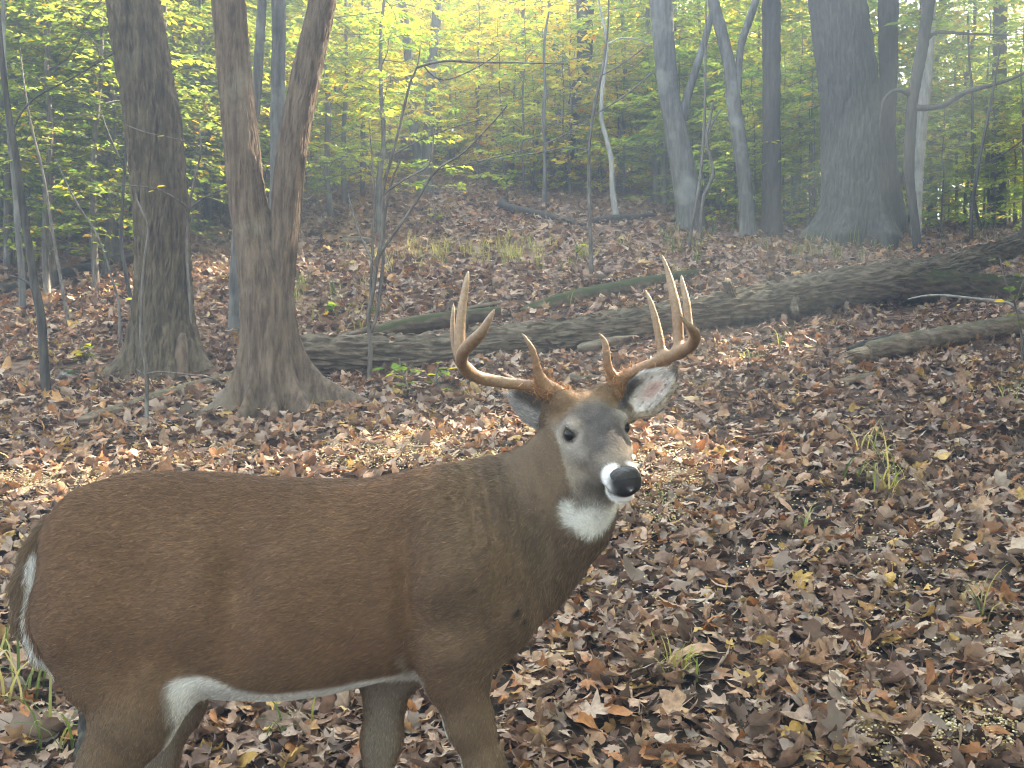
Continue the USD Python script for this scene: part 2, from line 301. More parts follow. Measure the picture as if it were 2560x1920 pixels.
# ---------------------------------------------------------------- corn kernels strewn for bait
ck = trimesh.creation.icosphere(1, 1.0); ck.vertices *= [.0046, .0037, .0024]; ck.vertices[:, 1] *= 1 - .35 * ck.vertices[:, 0] / .0052
corn_shape = usdkit.mesh(stage, '/World/_shapes/kernel', ck, M['corn'], smooth=True)
cu, cv = [], []
def corn(u, v, ru, rv, n):
    a = rng.normal(0, .5, n); b = rng.normal(0, .5, n)
    k = int(n * (1.0 if rv < 45 and u < 1900 else .6))
    cu.append((u + a * ru)[:k]); cv.append((v + b * rv)[:k])
for c in [(1010, 1125, 150, 38, 2300), (1190, 1160, 170, 32, 1700), (880, 1155, 100, 25, 700), (1640, 1150, 90, 40, 1100), (1700, 1205, 80, 70, 2300), (1650, 1290, 110, 70, 1100), (90, 1225, 150, 40, 1700), (270, 1200, 120, 22, 900), (470, 1165, 130, 26, 500), (560, 1140, 90, 22, 300),
          (1800, 890, 160, 42, 900), (1650, 950, 120, 50, 500), (2420, 1835, 190, 70, 1900), (2250, 1860, 150, 50, 600), (2280, 1420, 200, 90, 500), (2150, 1560, 200, 120, 300), (2480, 1600, 120, 120, 350), (1600, 1450, 160, 160, 300), (2000, 1300, 400, 220, 500), (1350, 1060, 160, 40, 500), (1500, 1150, 200, 60, 500), (2200, 1400, 420, 330, 1600)]:
    corn(*c)
cu, cv = np.concatenate(cu), np.concatenate(cv); ok = (cv < 1990) & (cv > 850); cu, cv = cu[ok], cv[ok]
cp = hit(cu, cv); n = len(cp); cp[:, 2] += rng.uniform(.010, .045, n)
pr = proto_in('/World/corn_kernels', [corn_shape])
instancer('corn_kernels', pr, cp, quat_from(rng.uniform(0, 6.3, n), rng.uniform(0, 6.3, n), rng.normal(0, .5, n)), rng.uniform(.8, 1.2, n), np.zeros(n), 'yellow corn kernels strewn in patches over the fallen leaves', 'corn')
# ---------------------------------------------------------------- trunks, limbs and logs
def resample(pts, rad, step, grow_after=None):
    pts, rad = np.asarray(pts, float), np.asarray(rad, float)
    s = np.r_[0, np.cumsum(np.linalg.norm(np.diff(pts, axis=0), axis=1))]
    n = max(3, int(s[-1] / step) + 1)
    t = np.linspace(0, s[-1], n)
    if len(pts) > 2: return t, np.stack([PchipInterpolator(s, pts[:, k])(t) for k in range(3)], 1), PchipInterpolator(s, rad)(t)
    return t, np.stack([np.interp(t, s, pts[:, k]) for k in range(3)], 1), np.interp(t, s, rad)

def frames(c):
    d = np.gradient(c, axis=0); d /= np.linalg.norm(d, axis=1, keepdims=True)
    a = np.array([1.0, 0, 0]) if abs(d[0][0]) < .8 else np.array([0, 1.0, 0])
    A = np.empty_like(c); 
    for i in range(len(c)):
        a = a - d[i] * (a @ d[i]); a /= np.linalg.norm(a); A[i] = a
    return d, A, np.cross(d, A)

def tube(pts, rad, nth=8, step=.1, bark=None, seed=0, roots=(), flare=(0, .2), lump=0.0, caps=True, squash=None):
    """A trunk, limb or log. bark = (furrow spacing, depth, stretch, sharpness); roots = [(angle, reach, width)] buttresses at the start; flare = (amount, height)."""
    t, c, r = resample(pts, rad, step)
    d, A, B = frames(c)
    th = np.linspace(0, 2 * np.pi, nth, endpoint=False)
    R = np.repeat(r[:, None], nth, 1)
    t0 = np.maximum(t - (.25 if roots else 0.0), 0.0)
    if flare[0]: R *= 1 + flare[0] * np.exp(-t0 / flare[1])[:, None]
    for a, reach, w in roots:
        dd = np.abs((th - a + np.pi) % (2 * np.pi) - np.pi)
        R += reach * (np.exp(-(dd / w) ** 2)[None] * np.exp(-t0 / flare[1])[:, None])
    ct, st = np.cos(th), np.sin(th)
    rb = float(np.median(r))
    if lump:
        q = np.stack([ct[None] * rb * 3 + 0 * t[:, None], st[None] * rb * 3 + 0 * t[:, None], t[:, None] * 1.6 + 0 * ct[None]], -1)
        R *= 1 + lump * (meshkit.fbm(q, 3, seed) - .5) * 2
    if bark:
        per, amp, stretch, sharp = bark
        q = np.stack([ct[None] * rb / per * 1.0 + 0 * t[:, None], st[None] * rb / per + 0 * t[:, None], t[:, None] / (per * stretch) + 0 * ct[None]], -1)
        w = meshkit.noise(q * [.5, .5, 1.3], seed + 9)
        q2 = q + (w[..., None] - .5) * [1.2, 1.2, .2]
        n1 = np.minimum(1, np.abs(2 * meshkit.noise(q2, seed) - 1) * sharp); n2 = np.minimum(1, np.abs(2 * meshkit.noise(q2 * 1.7 + 7, seed + 1) - 1) * sharp)
        R += amp * (np.minimum(n1, .35 + .65 * n2) - .6) + amp * .5 * (meshkit.noise(q * [2.4, 2.4, 5], seed + 3) - .5)
    if squash is not None: pass
    V = c[:, None] + R[..., None] * (ct[None, :, None] * A[:, None] + st[None, :, None] * B[:, None])
    n = len(t); i = np.arange(n - 1)[:, None] * nth; j = np.arange(nth)[None]; k = (j + 1) % nth
    F = np.stack([i + j, i + k, i + nth + k, i + nth + j], -1).reshape(-1, 4)
    F = np.vstack([F[:, [0, 1, 2]], F[:, [0, 2, 3]]])
    V = V.reshape(-1, 3)
    if caps:
        V = np.vstack([V, c[0], c[-1]]); a, b = len(V) - 2, len(V) - 1
        jj = np.arange(nth)
        F = np.vstack([F, np.stack([np.full(nth, a), (jj + 1) % nth, jj], 1), np.stack([np.full(nth, b), (n - 1) * nth + jj, (n - 1) * nth + (jj + 1) % nth], 1)])
    return V, F

def join(parts):
    V, F, o = [], [], 0
    for v, f in parts:
        V.append(v); F.append(np.asarray(f) + o); o += len(v)
    return np.vstack(V), np.vstack(F)

def px_path(pts, d, lean=0.0):
    """Pixel track [(u, v, width)] at depth d -> points and radii; lean: metres of depth gained per metre of height."""
    z0 = EYE - (pts[0][1] - 960) / FPX * d
    out, rad = [], []
    for u, v, w in pts:
        z = EYE - (v - 960) / FPX * d
        dd = d + lean * (z - z0)
        out.append(P(u, v, dd)); rad.append(w / FPX * dd / 2)
    return np.array(out), np.array(rad)

def base_depth(u, v): return float(hit(np.array([u]), np.array([v]))[0, 1])

def extend_up(p, r, top, taper=.62):
    """Carries a trunk on, out of the frame, up to the height top."""
    d = p[-1] - p[-2]; d = d / np.linalg.norm(d); d = d * .6 + np.array([0, 0, .4]); d /= np.linalg.norm(d)
    k = max(0.3, (top - p[-1][2]) / d[2])
    return np.vstack([p, p[-1] + d * k * .5, p[-1] + d * k]), np.r_[r, r[-1] * (1 + taper) / 2, r[-1] * taper]

BARK = {'oak': (.019, .015, 6.0, 2.4), 'maple': (.012, .0065, 8.0, 2.2), 'big': (.026, .020, 6.0, 2.4), 'mid': (.03, .008, 4.0, 2.2), 'smooth': (.05, .003, 2.0, 1.5)}

leafless = []
def forest_tree(name, label, cat, px, mat, bark='mid', base=None, top=8.0, nth=24, step=.06, roots=(), flare=(.35, .12), stems=(), limbs=(), lean=0.0, d=None, seed=0, group=None, lump=.05, limb_mat=None):
    d = d or base_depth(*(base or px[0][:2]))
    p, r = px_path(px, d, lean)
    p = np.vstack([p[0] - [0, 0, .25], p]); r = np.r_[r[0], r]
    if px[-1][1] <= 40: p, r = extend_up(p, r, top)
    o = p[1] * [1, 1, 0] + [0, 0, float(ground_z(p[1][0], p[1][1]))]
    x = thing(name, label, cat, group, loc=o)
    bk = BARK[bark] if bark else None
    v, f = tube(p - o, r, nth, step, bk, seed, roots, flare, lump)
    obj('trunk', (v, f), mat, x)
    for s in stems:
        sp, sr = px_path(s, d, lean)
        if s[-1][1] <= 40: sp, sr = extend_up(sp, sr, top)
        obj('stem', tube(sp - o, sr, max(8, nth // 2 * 2), step, bk, seed + 5, lump=lump), mat, x)
    for l in limbs:
        lp, lr = px_path([a[:3] for a in l], d)
        if len(l[0]) > 3: lp = np.array([P(a[0], a[1], d + a[3]) for a in l])
        obj('branch', tube(lp - o, lr, 7, .06, None, seed, lump=.1), limb_mat or mat, x)
    return x, p, r, d

# the two near trees on the left
tr_oak = forest_tree('oak_tree', 'stout furrowed oak trunk with a hollow scar at its foot, left of the forked tree', 'tree',
    [(418, 950, 150), (410, 800, 143), (408, 700, 137), (404, 560, 137), (394, 430, 137), (383, 311, 136), (356, 150, 132), (332, 0, 128)], M['bark_oak'], 'oak', base=(415, 945), d=7.45,
    nth=330, step=.02, roots=[(3.35, .34, .30), (-.35, .26, .3), (.6, .2, .3), (4.4, .07, .35), (5.1, .10, .25), (2.2, .2, .3)], flare=(.12, .16), seed=11, top=9)
x = tr_oak[0]
o = np.array(x.GetPrim().GetAttribute('xformOp:translate').Get())
sc_p = np.array([P(452, 965, 7.26), P(450, 915, 7.285), P(453, 870, 7.30), P(458, 835, 7.33)])
obj('bark_scar', tube(sc_p - o, [.075, .060, .045, .025], 16, .02, (.02, .006, 3, 2), 5, lump=.2), M['wood_pale'] if False else M['bark_maple'], x)

tr_fork = forest_tree('forked_tree', 'tall grey-brown tree forking low into two leaning stems, roots flaring over leaves', 'tree',
    [(683, 1035, 135), (678, 950, 131), (672, 850, 130), (668, 760, 132), (652, 660, 118), (632, 560, 100), (620, 505, 93), (599, 311, 86), (571, 0, 84)], M['bark_maple'], 'maple', base=(683, 1030), d=6.6,
    nth=330, step=.02, roots=[(3.55, .34, .24), (-.10, .58, .20), (4.25, .16, .22), (4.95, .13, .2), (5.6, .22, .24), (1.3, .25, .4), (2.6, .15, .3)], flare=(.10, .17), seed=23, top=9,
    stems=[[(688, 800, 84), (698, 680, 82), (711, 560, 75), (729, 389, 75), (764, 194, 74), (807, 0, 67)]])

# the big oak on the right and the trunks round it
forest_tree('big_oak_tree', "very thick dark oak trunk, widest in the wood, behind the fallen trunk's right end", 'tree',
    [(2135, 600, 168), (2136, 467, 160), (2126, 300, 146), (2120, 200, 144), (2093, 0, 140)], M['bark_big'], 'big', nth=330, step=.028, base=(2135, 603),
    roots=[(3.3, .30, .3), (-.2, .12, .3), (4.2, .18, .3), (5.2, .2, .3), (1.6, .3, .4)], flare=(.12, .22), seed=31, top=12)
forest_tree('grey_tree', 'grey trunk leaning left with a thin side stem, above the left-hand brow tine gap', 'tree',
    [(1728, 575, 74), (1716, 470, 66), (1702, 389, 60), (1685, 300, 55), (1672, 233, 52), (1661, 120, 54), (1652, 0, 56)], M['bark_grey'], 'mid', nth=60, step=.04, flare=(.3, .12), seed=41, top=11,
    limbs=[[(1706, 300, 26), (1716, 250, 22), (1739, 175, 20), (1770, 70, 17), (1795, -30, 13), (1830, -160, 8)]])
forest_tree('young_forked_tree', 'slim grey tree splitting into a Y well above ground, between two straight trunks', 'tree',
    [(1871, 594, 44), (1866, 520, 38), (1859, 428, 36), (1845, 330, 36), (1836, 270, 35), (1826, 180, 31), (1806, 90, 30), (1787, 20, 28), (1780, -10, 26)], M['bark_grey'], 'mid', nth=48, step=.04, seed=43, top=10,
    stems=[[(1838, 280, 22), (1842, 233, 17), (1852, 117, 18), (1871, 55, 19), (1890, 0, 18)]])
forest_tree('straight_tree', 'straight dark trunk of even width half veiled by leaf sprays, left of the thickest oak', 'tree',
    [(1930, 588, 54), (1929, 500, 46), (1929, 233, 44), (1928, 0, 45)], M['bark_dark'], 'oak', nth=64, step=.05, seed=47, top=12)
forest_tree('rough_tree', 'shaggy leaning trunk close behind the right side of the thickest oak', 'tree',
    [(2243, 588, 56), (2226, 450, 44), (2217, 350, 42), (2221, 155, 44), (2221, 0, 50)], M['bark_dark'], 'oak', nth=60, step=.05, seed=53, top=11)
forest_tree('slender_tree', 'slender dark tree crossing in front of a pale dead trunk on the right', 'tree',
    [(2293, 626, 22), (2286, 540, 20), (2273, 430, 25), (2279, 272, 27), (2306, 117, 29), (2322, 0, 30)], M['bark_dark'], 'mid', nth=28, step=.05, seed=59, top=9,
    limbs=[[(2280, 268, 18, 0), (2342, 268, 15, -.1), (2419, 229, 12, -.25), (2516, 202, 8, -.5), (2600, 160, 4, -.7)], [(2276, 240, 12, 0), (2245, 225, 10, -.1), (2205, 262, 7, -.2), (2200, 330, 4, -.2)],
           [(2300, 130, 12, 0), (2350, 80, 9, .1), (2440, 85, 6, .1), (2520, 88, 4, .2)]])
forest_tree('dead_tree', 'pale barkless dead trunk standing behind a slender dark tree on the right', 'tree',
    [(2289, 600, 26), (2294, 467, 26), (2303, 311, 30), (2318, 175, 28), (2327, 0, 27)], M['bark_pale'], 'smooth', nth=24, step=.08, seed=61, d=12.9, top=7)
forest_tree('thin_far_tree', 'thin trunk rising into the bright sky gap at the upper right', 'tree',
    [(2330, 560, 26), (2338, 155, 18), (2357, 0, 20)], M['bark_dark'], 'mid', nth=18, step=.12, seed=67, d=17, top=10)
forest_tree('right_edge_tree', 'dark upright trunk among green leaves near the right edge', 'tree',
    [(2495, 575, 40), (2497, 272, 32), (2501, 0, 34)], M['bark_dark'], 'mid', nth=28, step=.08, seed=71, d=15, top=11)
forest_tree('narrow_far_tree', 'narrow far trunk seen between the straight trunk and the thickest oak', 'tree',
    [(1992, 560, 22), (1993, 136, 15), (1993, 0, 14)], M['bark_grey'], None, nth=14, step=.2, seed=73, d=20, top=12)
# the middle of the wood
forest_tree('middle_tree', 'rough far trunk behind a crooked pale snag in the middle of the wood', 'tree',
    [(1408, 480, 34), (1412, 455, 28), (1426, 350, 28), (1437, 253, 32), (1462, 140, 38), (1463, 0, 44)], M['bark_dark'], 'oak', nth=48, step=.07, seed=79, d=17, top=13)
forest_tree('snag', 'crooked pale thin snag with peeling bark in the middle of the wood', 'tree',
    [(1540, 552, 18), (1531, 470, 14), (1529, 408, 13), (1517, 350, 12), (1503, 288, 10), (1508, 200, 10), (1517, 113, 9), (1513, 78, 8), (1500, 20, 6)], M['bark_pale'], 'smooth', nth=14, step=.06, seed=83, top=6,
    limbs=[[(1540, 548, 12, 0), (1566, 568, 9, -.2), (1590, 590, 6, -.3)], [(1517, 113, 5, 0), (1560, 95, 4, 0), (1640, 125, 3, .2)]])
forest_tree('twin_tree', 'pair of grey far trunks rising from one foot, left of the yellow thicket', 'tree',
    [(1062, 486, 46), (1066, 440, 30), (1070, 350, 26), (1078, 194, 24), (1093, 0, 22)], M['bark_grey'], 'mid', nth=30, step=.09, seed=89, top=13,
    stems=[[(1060, 470, 26), (1048, 410, 22), (1038, 361, 21), (1027, 218, 22), (1015, 78, 22), (1004, 0, 21)]])
forest_tree('birch_like_tree', 'grey blotched slim trunk seen between the two stems of the forked tree', 'tree',
    [(680, 780, 40), (690, 600, 38), (694, 400, 36), (694, 200, 35), (697, 100, 34), (696, 0, 35)], M['bark_grey'], 'mid', nth=36, step=.05, seed=97, d=8.6, top=10)
forest_tree('mossy_foot_tree', 'greenish slim trunk mostly hidden behind the forked tree on its left side', 'tree',
    [(588, 800, 34), (587, 700, 28), (592, 600, 26), (610, 450, 25), (640, 250, 24), (655, 0, 24)], M['bark_grey'], 'mid', nth=30, step=.06, seed=101, d=8.3, top=9)
far = [((870, 440), 905, 26, 22, 'grey far trunk at the top, first to the right of the forked tree'), ((1155, 420), 1155, 24, 24, 'thick far trunk at the top, just right of the pair of grey trunks'),
       ((1252, 400), 1252, 15, 27, 'far thin trunk at the top, left one of two above the yellow thicket'), ((1294, 400), 1294, 15, 27, 'far thin reddish trunk at the top, right one of two above the yellow thicket'),
       ((40, 420), 40, 30, 18, 'dark far trunk at the upper left corner'), ((75, 430), 80, 46, 16, 'thick dark far trunk near the upper left corner, behind green leaves')]
for i, ((u, v), u2, w, d, lab) in enumerate(far):
    forest_tree('far_tree', lab, 'tree', [(u, v, w * 1.1), (u2, v * .5, w), (u2, 0, w)], M['bark_dark'], 'mid', nth=20, step=.15, seed=110 + i, d=d, top=13, group='far tree trunks')
# ---------------------------------------------------------------- bare saplings and shrubs near the animal
def stem_plant(name, label, cat, stems, mat=None, d=None, base=None, group=None, leaves=None, lmat=None, seed=0):
    d = d or base_depth(*(base or stems[0][0][:2]))
    o = P(stems[0][0][0], stems[0][0][1], d); o[2] = ground_z(o[0], o[1])
    x = thing(name, label, cat, group, loc=o)
    tips = []
    for i, s in enumerate(stems):
        p = np.array([P(a[0], a[1], d + (a[3] if len(a) > 3 else 0)) for a in s]); r = np.array([a[2] for a in s]) / FPX * d / 2
        if i == 0: p = np.vstack([p[0] - [0, 0, .12], p]); r = np.r_[r[0] * 1.1, r]
        obj('stem' if i == 0 else 'branch', tube(p - o, r, 7, .04, None, seed + i, lump=.10), mat or M['twig'], x)
        tips.append(p - o)
    if leaves: obj('foliage', *leaf_cloud(tips, leaves, seed), x) if False else add_leaves(x, tips, leaves, lmat, seed)
    return x

def leaf_quads(pos, along, size, width=.55, droop=.0, fold=.25, r=None, six=False):
    """Small folded leaves: pos (n,3) stalk ends, along (n,3) unit directions. Returns vertices, triangles, and one random number per vertex."""
    n = len(pos); r = r or np.random.default_rng(0)
    up = np.tile([0, 0, 1.0], (n, 1)) + r.normal(0, .38, (n, 3))
    side = np.cross(along, up); side /= np.linalg.norm(side, axis=1, keepdims=True) + 1e-9
    up = np.cross(side, along)
    L = size[:, None]; W = L * width * .5
    a = pos; c = pos + along * L - up * L * (.10 + droop)
    if six:
        m1 = pos + along * L * .33; m2 = pos + along * L * .68 - up * L * .03
        l1, r1 = m1 + side * W * .92 + up * W * fold, m1 - side * W * .92 + up * W * fold
        l2, r2 = m2 + side * W * .78 + up * W * fold, m2 - side * W * .78 + up * W * fold
        V = np.stack([a, l1, l2, c, r2, r1, m1, m2], 1)
        f = np.array([[0, 1, 6], [6, 1, 2], [6, 2, 7], [7, 2, 3], [0, 6, 5], [6, 4, 5], [6, 7, 4], [7, 3, 4]]); k = 8
    else:
        m = pos + along * L * .45
        V = np.stack([a, m + side * W + up * W * fold, c, m - side * W + up * W * fold], 1)
        f = np.array([[0, 1, 2], [0, 2, 3]]); k = 4
    F = (np.arange(n)[:, None, None] * k + f[None]).reshape(-1, 3)
    return V.reshape(-1, 3), F, np.repeat(r.random(n), k)

def leaf_mesh(path_parent, name, V, F, rnd, mat):
    m = obj(name, (V, F), mat, path_parent, smooth=False)
    primvar(m, 'rnd', rnd)
    return m

def add_leaves(x, tips, spec, mat, seed):
    n, size, spread = spec
    r = np.random.default_rng(seed + 500)
    pos, al = [], []
    for _ in range(n):
        t = tips[r.integers(0, len(tips))]; k = r.uniform(.35, 1) * (len(t) - 1); i = min(int(k), len(t) - 2)
        p = t[i] + (t[i + 1] - t[i]) * (k - i)
        a = r.uniform(0, 2 * np.pi); dv = np.array([np.cos(a), np.sin(a), r.uniform(-.3, .3)])
        pos.append(p + dv * r.uniform(0, spread)); al.append(dv / np.linalg.norm(dv))
    V, F, rnd = leaf_quads(np.array(pos), np.array(al), r.uniform(.7, 1.25, n) * size, r=r, six=True)
    leaf_mesh(x, 'foliage', V, F, rnd, mat)

stem_plant('sapling', 'dark slim sapling with a wavy stem at the far left edge', 'sapling', [[(116, 995, 26), (111, 911, 23), (103, 794, 22), (84, 697, 21), (76, 638, 20), (58, 525, 18), (43, 408, 17), (23, 292, 15), (2, 117, 14), (-10, -60, 12)],
    [(95, 740, 8, 0), (60, 700, 6, .1), (20, 690, 3, .2)], [(30, 330, 8, 0), (70, 260, 5, .1), (190, 190, 4, .3), (290, 130, 3, .5)]], M['bark_dark'], seed=1)
stem_plant('sapling', 'grey-green sapling just behind the dark slim one at the far left', 'sapling', [[(57, 783, 19), (56, 697, 17), (47, 600, 15), (38, 480, 13), (20, 300, 11), (8, 0, 9)]], M['bark_grey'], seed=2)
stem_plant('sapling', 'dark thin sapling close to the left side of the furrowed oak', 'sapling', [[(331, 783, 12), (317, 697, 10), (303, 600, 9), (308, 480, 8), (316, 350, 8), (305, 200, 6), (300, 60, 4)], [(312, 420, 6, 0), (270, 330, 4, .1), (250, 270, 2, .2)]], M['bark_dark'], seed=3)
stem_plant('sapling', 'very thin leaning sapling in the leaf litter left of the furrowed oak', 'sapling', [[(172, 829, 9), (155, 717, 8), (136, 608, 7), (109, 440, 6), (74, 292, 5), (50, 120, 3)]], seed=4)
stem_plant('sapling', 'thin pale sapling bending left, with a few small leaves, left of the furrowed oak', 'sapling', [[(300, 868, 7), (299, 775, 7), (280, 697, 6), (249, 600, 5), (187, 498, 4), (140, 400, 3)]], M['twig'], seed=5, leaves=(14, .07, .05), lmat=M['leaf_lime'])
stem_plant('sapling', 'pale twisting sapling standing in front of the left edge of the furrowed oak', 'sapling', [[(367, 1067, 11), (367, 942, 10), (352, 833, 8), (356, 717, 8), (365, 619, 7), (371, 575, 6), (350, 517, 5), (340, 486, 4), (346, 462, 3)],
    [(367, 935, 6, 0), (400, 930, 5, -.05), (467, 936, 5, -.1), (530, 945, 4, -.1), (560, 962, 3, -.1)], [(366, 938, 4, 0), (350, 930, 3, .03), (340, 922, 2, .05)]], M['twig'], seed=6)
stem_plant('sapling', 'thin grey sapling against the right side of the furrowed oak, its top bending right', 'sapling', [[(474, 938, 9), (476, 794, 8), (469, 678, 8), (467, 622, 7), (472, 525, 7), (486, 447, 6), (502, 373, 5), (498, 320, 3)],
    [(472, 525, 5, 0), (430, 490, 4, -.1), (380, 470, 4, -.2), (300, 462, 3, -.3), (250, 440, 2, -.3)], [(496, 385, 4, 0), (450, 350, 3, -.1), (380, 335, 3, -.2), (310, 310, 2, -.25)], [(478, 520, 4, 0), (540, 480, 3, .1), (600, 470, 2, .2)]], M['twig'], seed=7, leaves=(5, .06, .03), lmat=M['leaf_yellow'])
stem_plant('bare_shrub', 'bare many-stemmed shrub right of the forked tree, long twigs crossing the thicket', 'shrub',
    [[(923, 963, 13), (926, 865, 12), (920, 799, 11), (932, 733, 10), (942, 661, 10), (957, 560, 9), (957, 486, 9), (980, 389, 8), (996, 330, 7), (1012, 260, 7), (1027, 202, 6), (1043, 167, 5), (1050, 120, 3)],
     [(927, 830, 10, 0), (942, 786, 10, .03), (951, 719, 9, .05), (959, 640, 9, .08), (961, 560, 7, .1), (975, 470, 6, .12), (1000, 400, 5, .15)], [(924, 800, 7, 0), (930, 638, 7, .05), (936, 505, 6, .1), (930, 400, 4, .15), (922, 300, 2, .2)],
     [(948, 640, 8, 0), (969, 607, 8, -.05), (1035, 513, 7, -.1), (1093, 424, 6, -.15), (1148, 389, 5, -.2), (1210, 330, 4, -.2), (1268, 264, 3, -.2)], [(957, 490, 6, 0), (969, 478, 6, -.03), (1015, 447, 5, -.08), (1074, 408, 5, -.1), (1083, 354, 4, -.1), (1086, 320, 2, -.1)],
     [(1041, 170, 6, 0), (1101, 154, 6, -.1), (1190, 156, 5, -.2), (1300, 157, 4, -.3), (1420, 160, 3, -.4)], [(1060, 165, 4, 0), (1110, 200, 3, .1), (1170, 180, 3, .1), (1260, 120, 2, .2)], [(930, 650, 5, 0), (890, 560, 4, .1), (870, 480, 3, .2)],
     [(980, 389, 4, 0), (1100, 330, 3, .2), (1200, 300, 2, .3)], [(1093, 424, 4, 0), (1210, 400, 3, -.1), (1330, 370, 3, -.2), (1470, 300, 2, -.2)]], M['twig'], seed=8)
stem_plant('pole_sapling', 'tall straight thin sapling rising behind the deer from the mossy fallen trunk', 'sapling', [[(1476, 698, 13), (1477, 640, 11), (1473, 500, 10), (1472, 389, 9), (1482, 288, 8), (1509, 155, 7), (1520, 60, 5), (1522, -20, 4)],
    [(1482, 288, 4, 0), (1560, 240, 4, .1), (1640, 170, 3, .2)], [(1474, 380, 4, 0), (1440, 370, 3, -.1), (1330, 385, 3, -.2), (1230, 400, 2, -.2)], [(1500, 190, 4, 0), (1570, 150, 3, .1), (1610, 120, 2, .1)]], M['twig'], seed=9)
stem_plant('pole_sapling', 'pale crooked-kneed thin sapling in front of the yellow thicket', 'sapling', [[(1361, 520, 11), (1362, 400, 10), (1359, 272, 9), (1363, 230, 8), (1360, 128, 7), (1372, 30, 5)], [(1362, 170, 4, 0), (1420, 150, 3, 0), (1500, 140, 2, .1)]], M['bark_grey'], seed=10)
stem_plant('pole_sapling', 'thin straight sapling just right of the leaning grey trunk', 'sapling', [[(1722, 630, 10), (1737, 530, 8), (1752, 428, 8), (1762, 272, 7), (1764, 117, 6), (1765, 0, 4)]], M['twig'], seed=12)
stem_plant('pole_sapling', 'wavy thin sapling with a forked broken top, right of the leaning grey trunk', 'sapling', [[(1750, 605, 11), (1758, 498, 9), (1783, 432, 9), (1768, 360, 9), (1766, 338, 9), (1775, 300, 7), (1782, 257, 5)], [(1768, 345, 6, 0), (1785, 300, 5, .05), (1802, 275, 4, .05)]], M['twig'], seed=13)
stem_plant('pole_sapling', 'thin upright sapling among green leaves right of the slender dark tree', 'sapling', [[(2452, 590, 10), (2431, 467, 8), (2431, 233, 7), (2423, 144, 5), (2420, 40, 4)]], M['bark_dark'], seed=14)
stem_plant('pole_sapling', 'thin sapling leaning right among green leaves at the right edge', 'sapling', [[(2428, 560, 9), (2445, 420, 8), (2478, 253, 6), (2500, 120, 4)], [(2445, 420, 4, 0), (2500, 390, 4, -.1), (2570, 340, 3, -.2)]], M['bark_dark'], seed=15, d=11.5)
stem_plant('stick', 'arching pale stem across the right end of the fallen trunk', 'branch', [[(2590, 800, 9), (2545, 775, 8), (2520, 757, 8), (2440, 747, 7), (2340, 738, 6), (2270, 748, 3)]], M['bark_pale'], seed=16, d=7.6)
stem_plant('seedling', 'small leafy seedling at the right edge in front of the fallen trunk', 'seedling', [[(2555, 860, 6), (2540, 770, 5), (2510, 690, 4), (2500, 640, 3)], [(2535, 770, 4, 0), (2560, 700, 3, 0)]], M['twig'], seed=17, leaves=(26, .07, .08), lmat=M['leaf_green'], d=7.3)

# leafy seedlings in front of the fallen trunk
for i, (u, v, lab) in enumerate([(1000, 970, 'low green seedling with drooping leaves before the fallen trunk, left one of the pair'), (1085, 985, 'low green seedling with broad leaves before the fallen trunk, nearest the left antler')]):
    stem_plant('seedling', lab, 'seedling', [[(u + 20, v, 5), (u + 5, v - 40, 4), (u - 2 + 12 * i, v - 75, 3)], [(u + 8, v - 30, 3, 0), (u - 25, v - 52, 2, -.02)], [(u + 8, v - 35, 3, 0), (u + 30, v - 60, 2, -.02)]], seed=30 + i, leaves=(13, .085, .03), lmat=M['leaf_lime'], d=6.75)
for i, (u, v, lab) in enumerate([(1085, 560, 'green sprig in the litter before the pair of grey trunks'), (820, 800, 'pale green sprig in the litter just right of the forked tree'), (1440, 650, 'light green sprig beside the mossy fallen trunk'), (205, 905, 'yellow-green sprig by the grey stone at left')]):
    stem_plant('sprig', lab, 'seedling', [[(u, v, 5), (u + 3, v - 25, 4), (u - 4, v - 50, 2)], [(u, v - 15, 3, 0), (u + 24, v - 40, 2, 0)]], seed=40 + i, leaves=(9, .08, .03), lmat=M['leaf_lime'])

# ---------------------------------------------------------------- fallen trunks and branches
def log(name, label, cat, pts, mat, bark='oak', nth=60, step=.03, seed=0, arms=(), lump=.08, sink=0.0, snag=(), auto=False):
    """pts = (u, v, width, depth or None): None takes the depth of the ground just under the log."""
    def solve(pp):
        out, rad = [], []
        for a in pp:
            d = a[3] if len(a) > 3 and a[3] else base_depth(a[0], a[1] + a[2] * .5)
            out.append(P(a[0], a[1], d) - [0, 0, sink]); rad.append(a[2] / FPX * d / 2)
        return np.array(out), np.array(rad)
    p, r = solve(pts)
    o = np.array([p[0][0], p[0][1], ground_z(p[0][0], p[0][1])])
    x = thing(name, label, cat, loc=o)
    obj('trunk', tube(p - o, r, nth, step, BARK[bark] if isinstance(bark, str) else bark, seed, lump=lump), mat, x)
    for k, a in enumerate(arms):
        ap, ar = solve(a[0]); obj(a[1], tube(ap - o, ar, max(8, nth // 2), step, BARK[bark] if isinstance(bark, str) else bark, seed + 3 + k, lump=lump), a[2] if len(a) > 2 else mat, x)
    return x, p, r

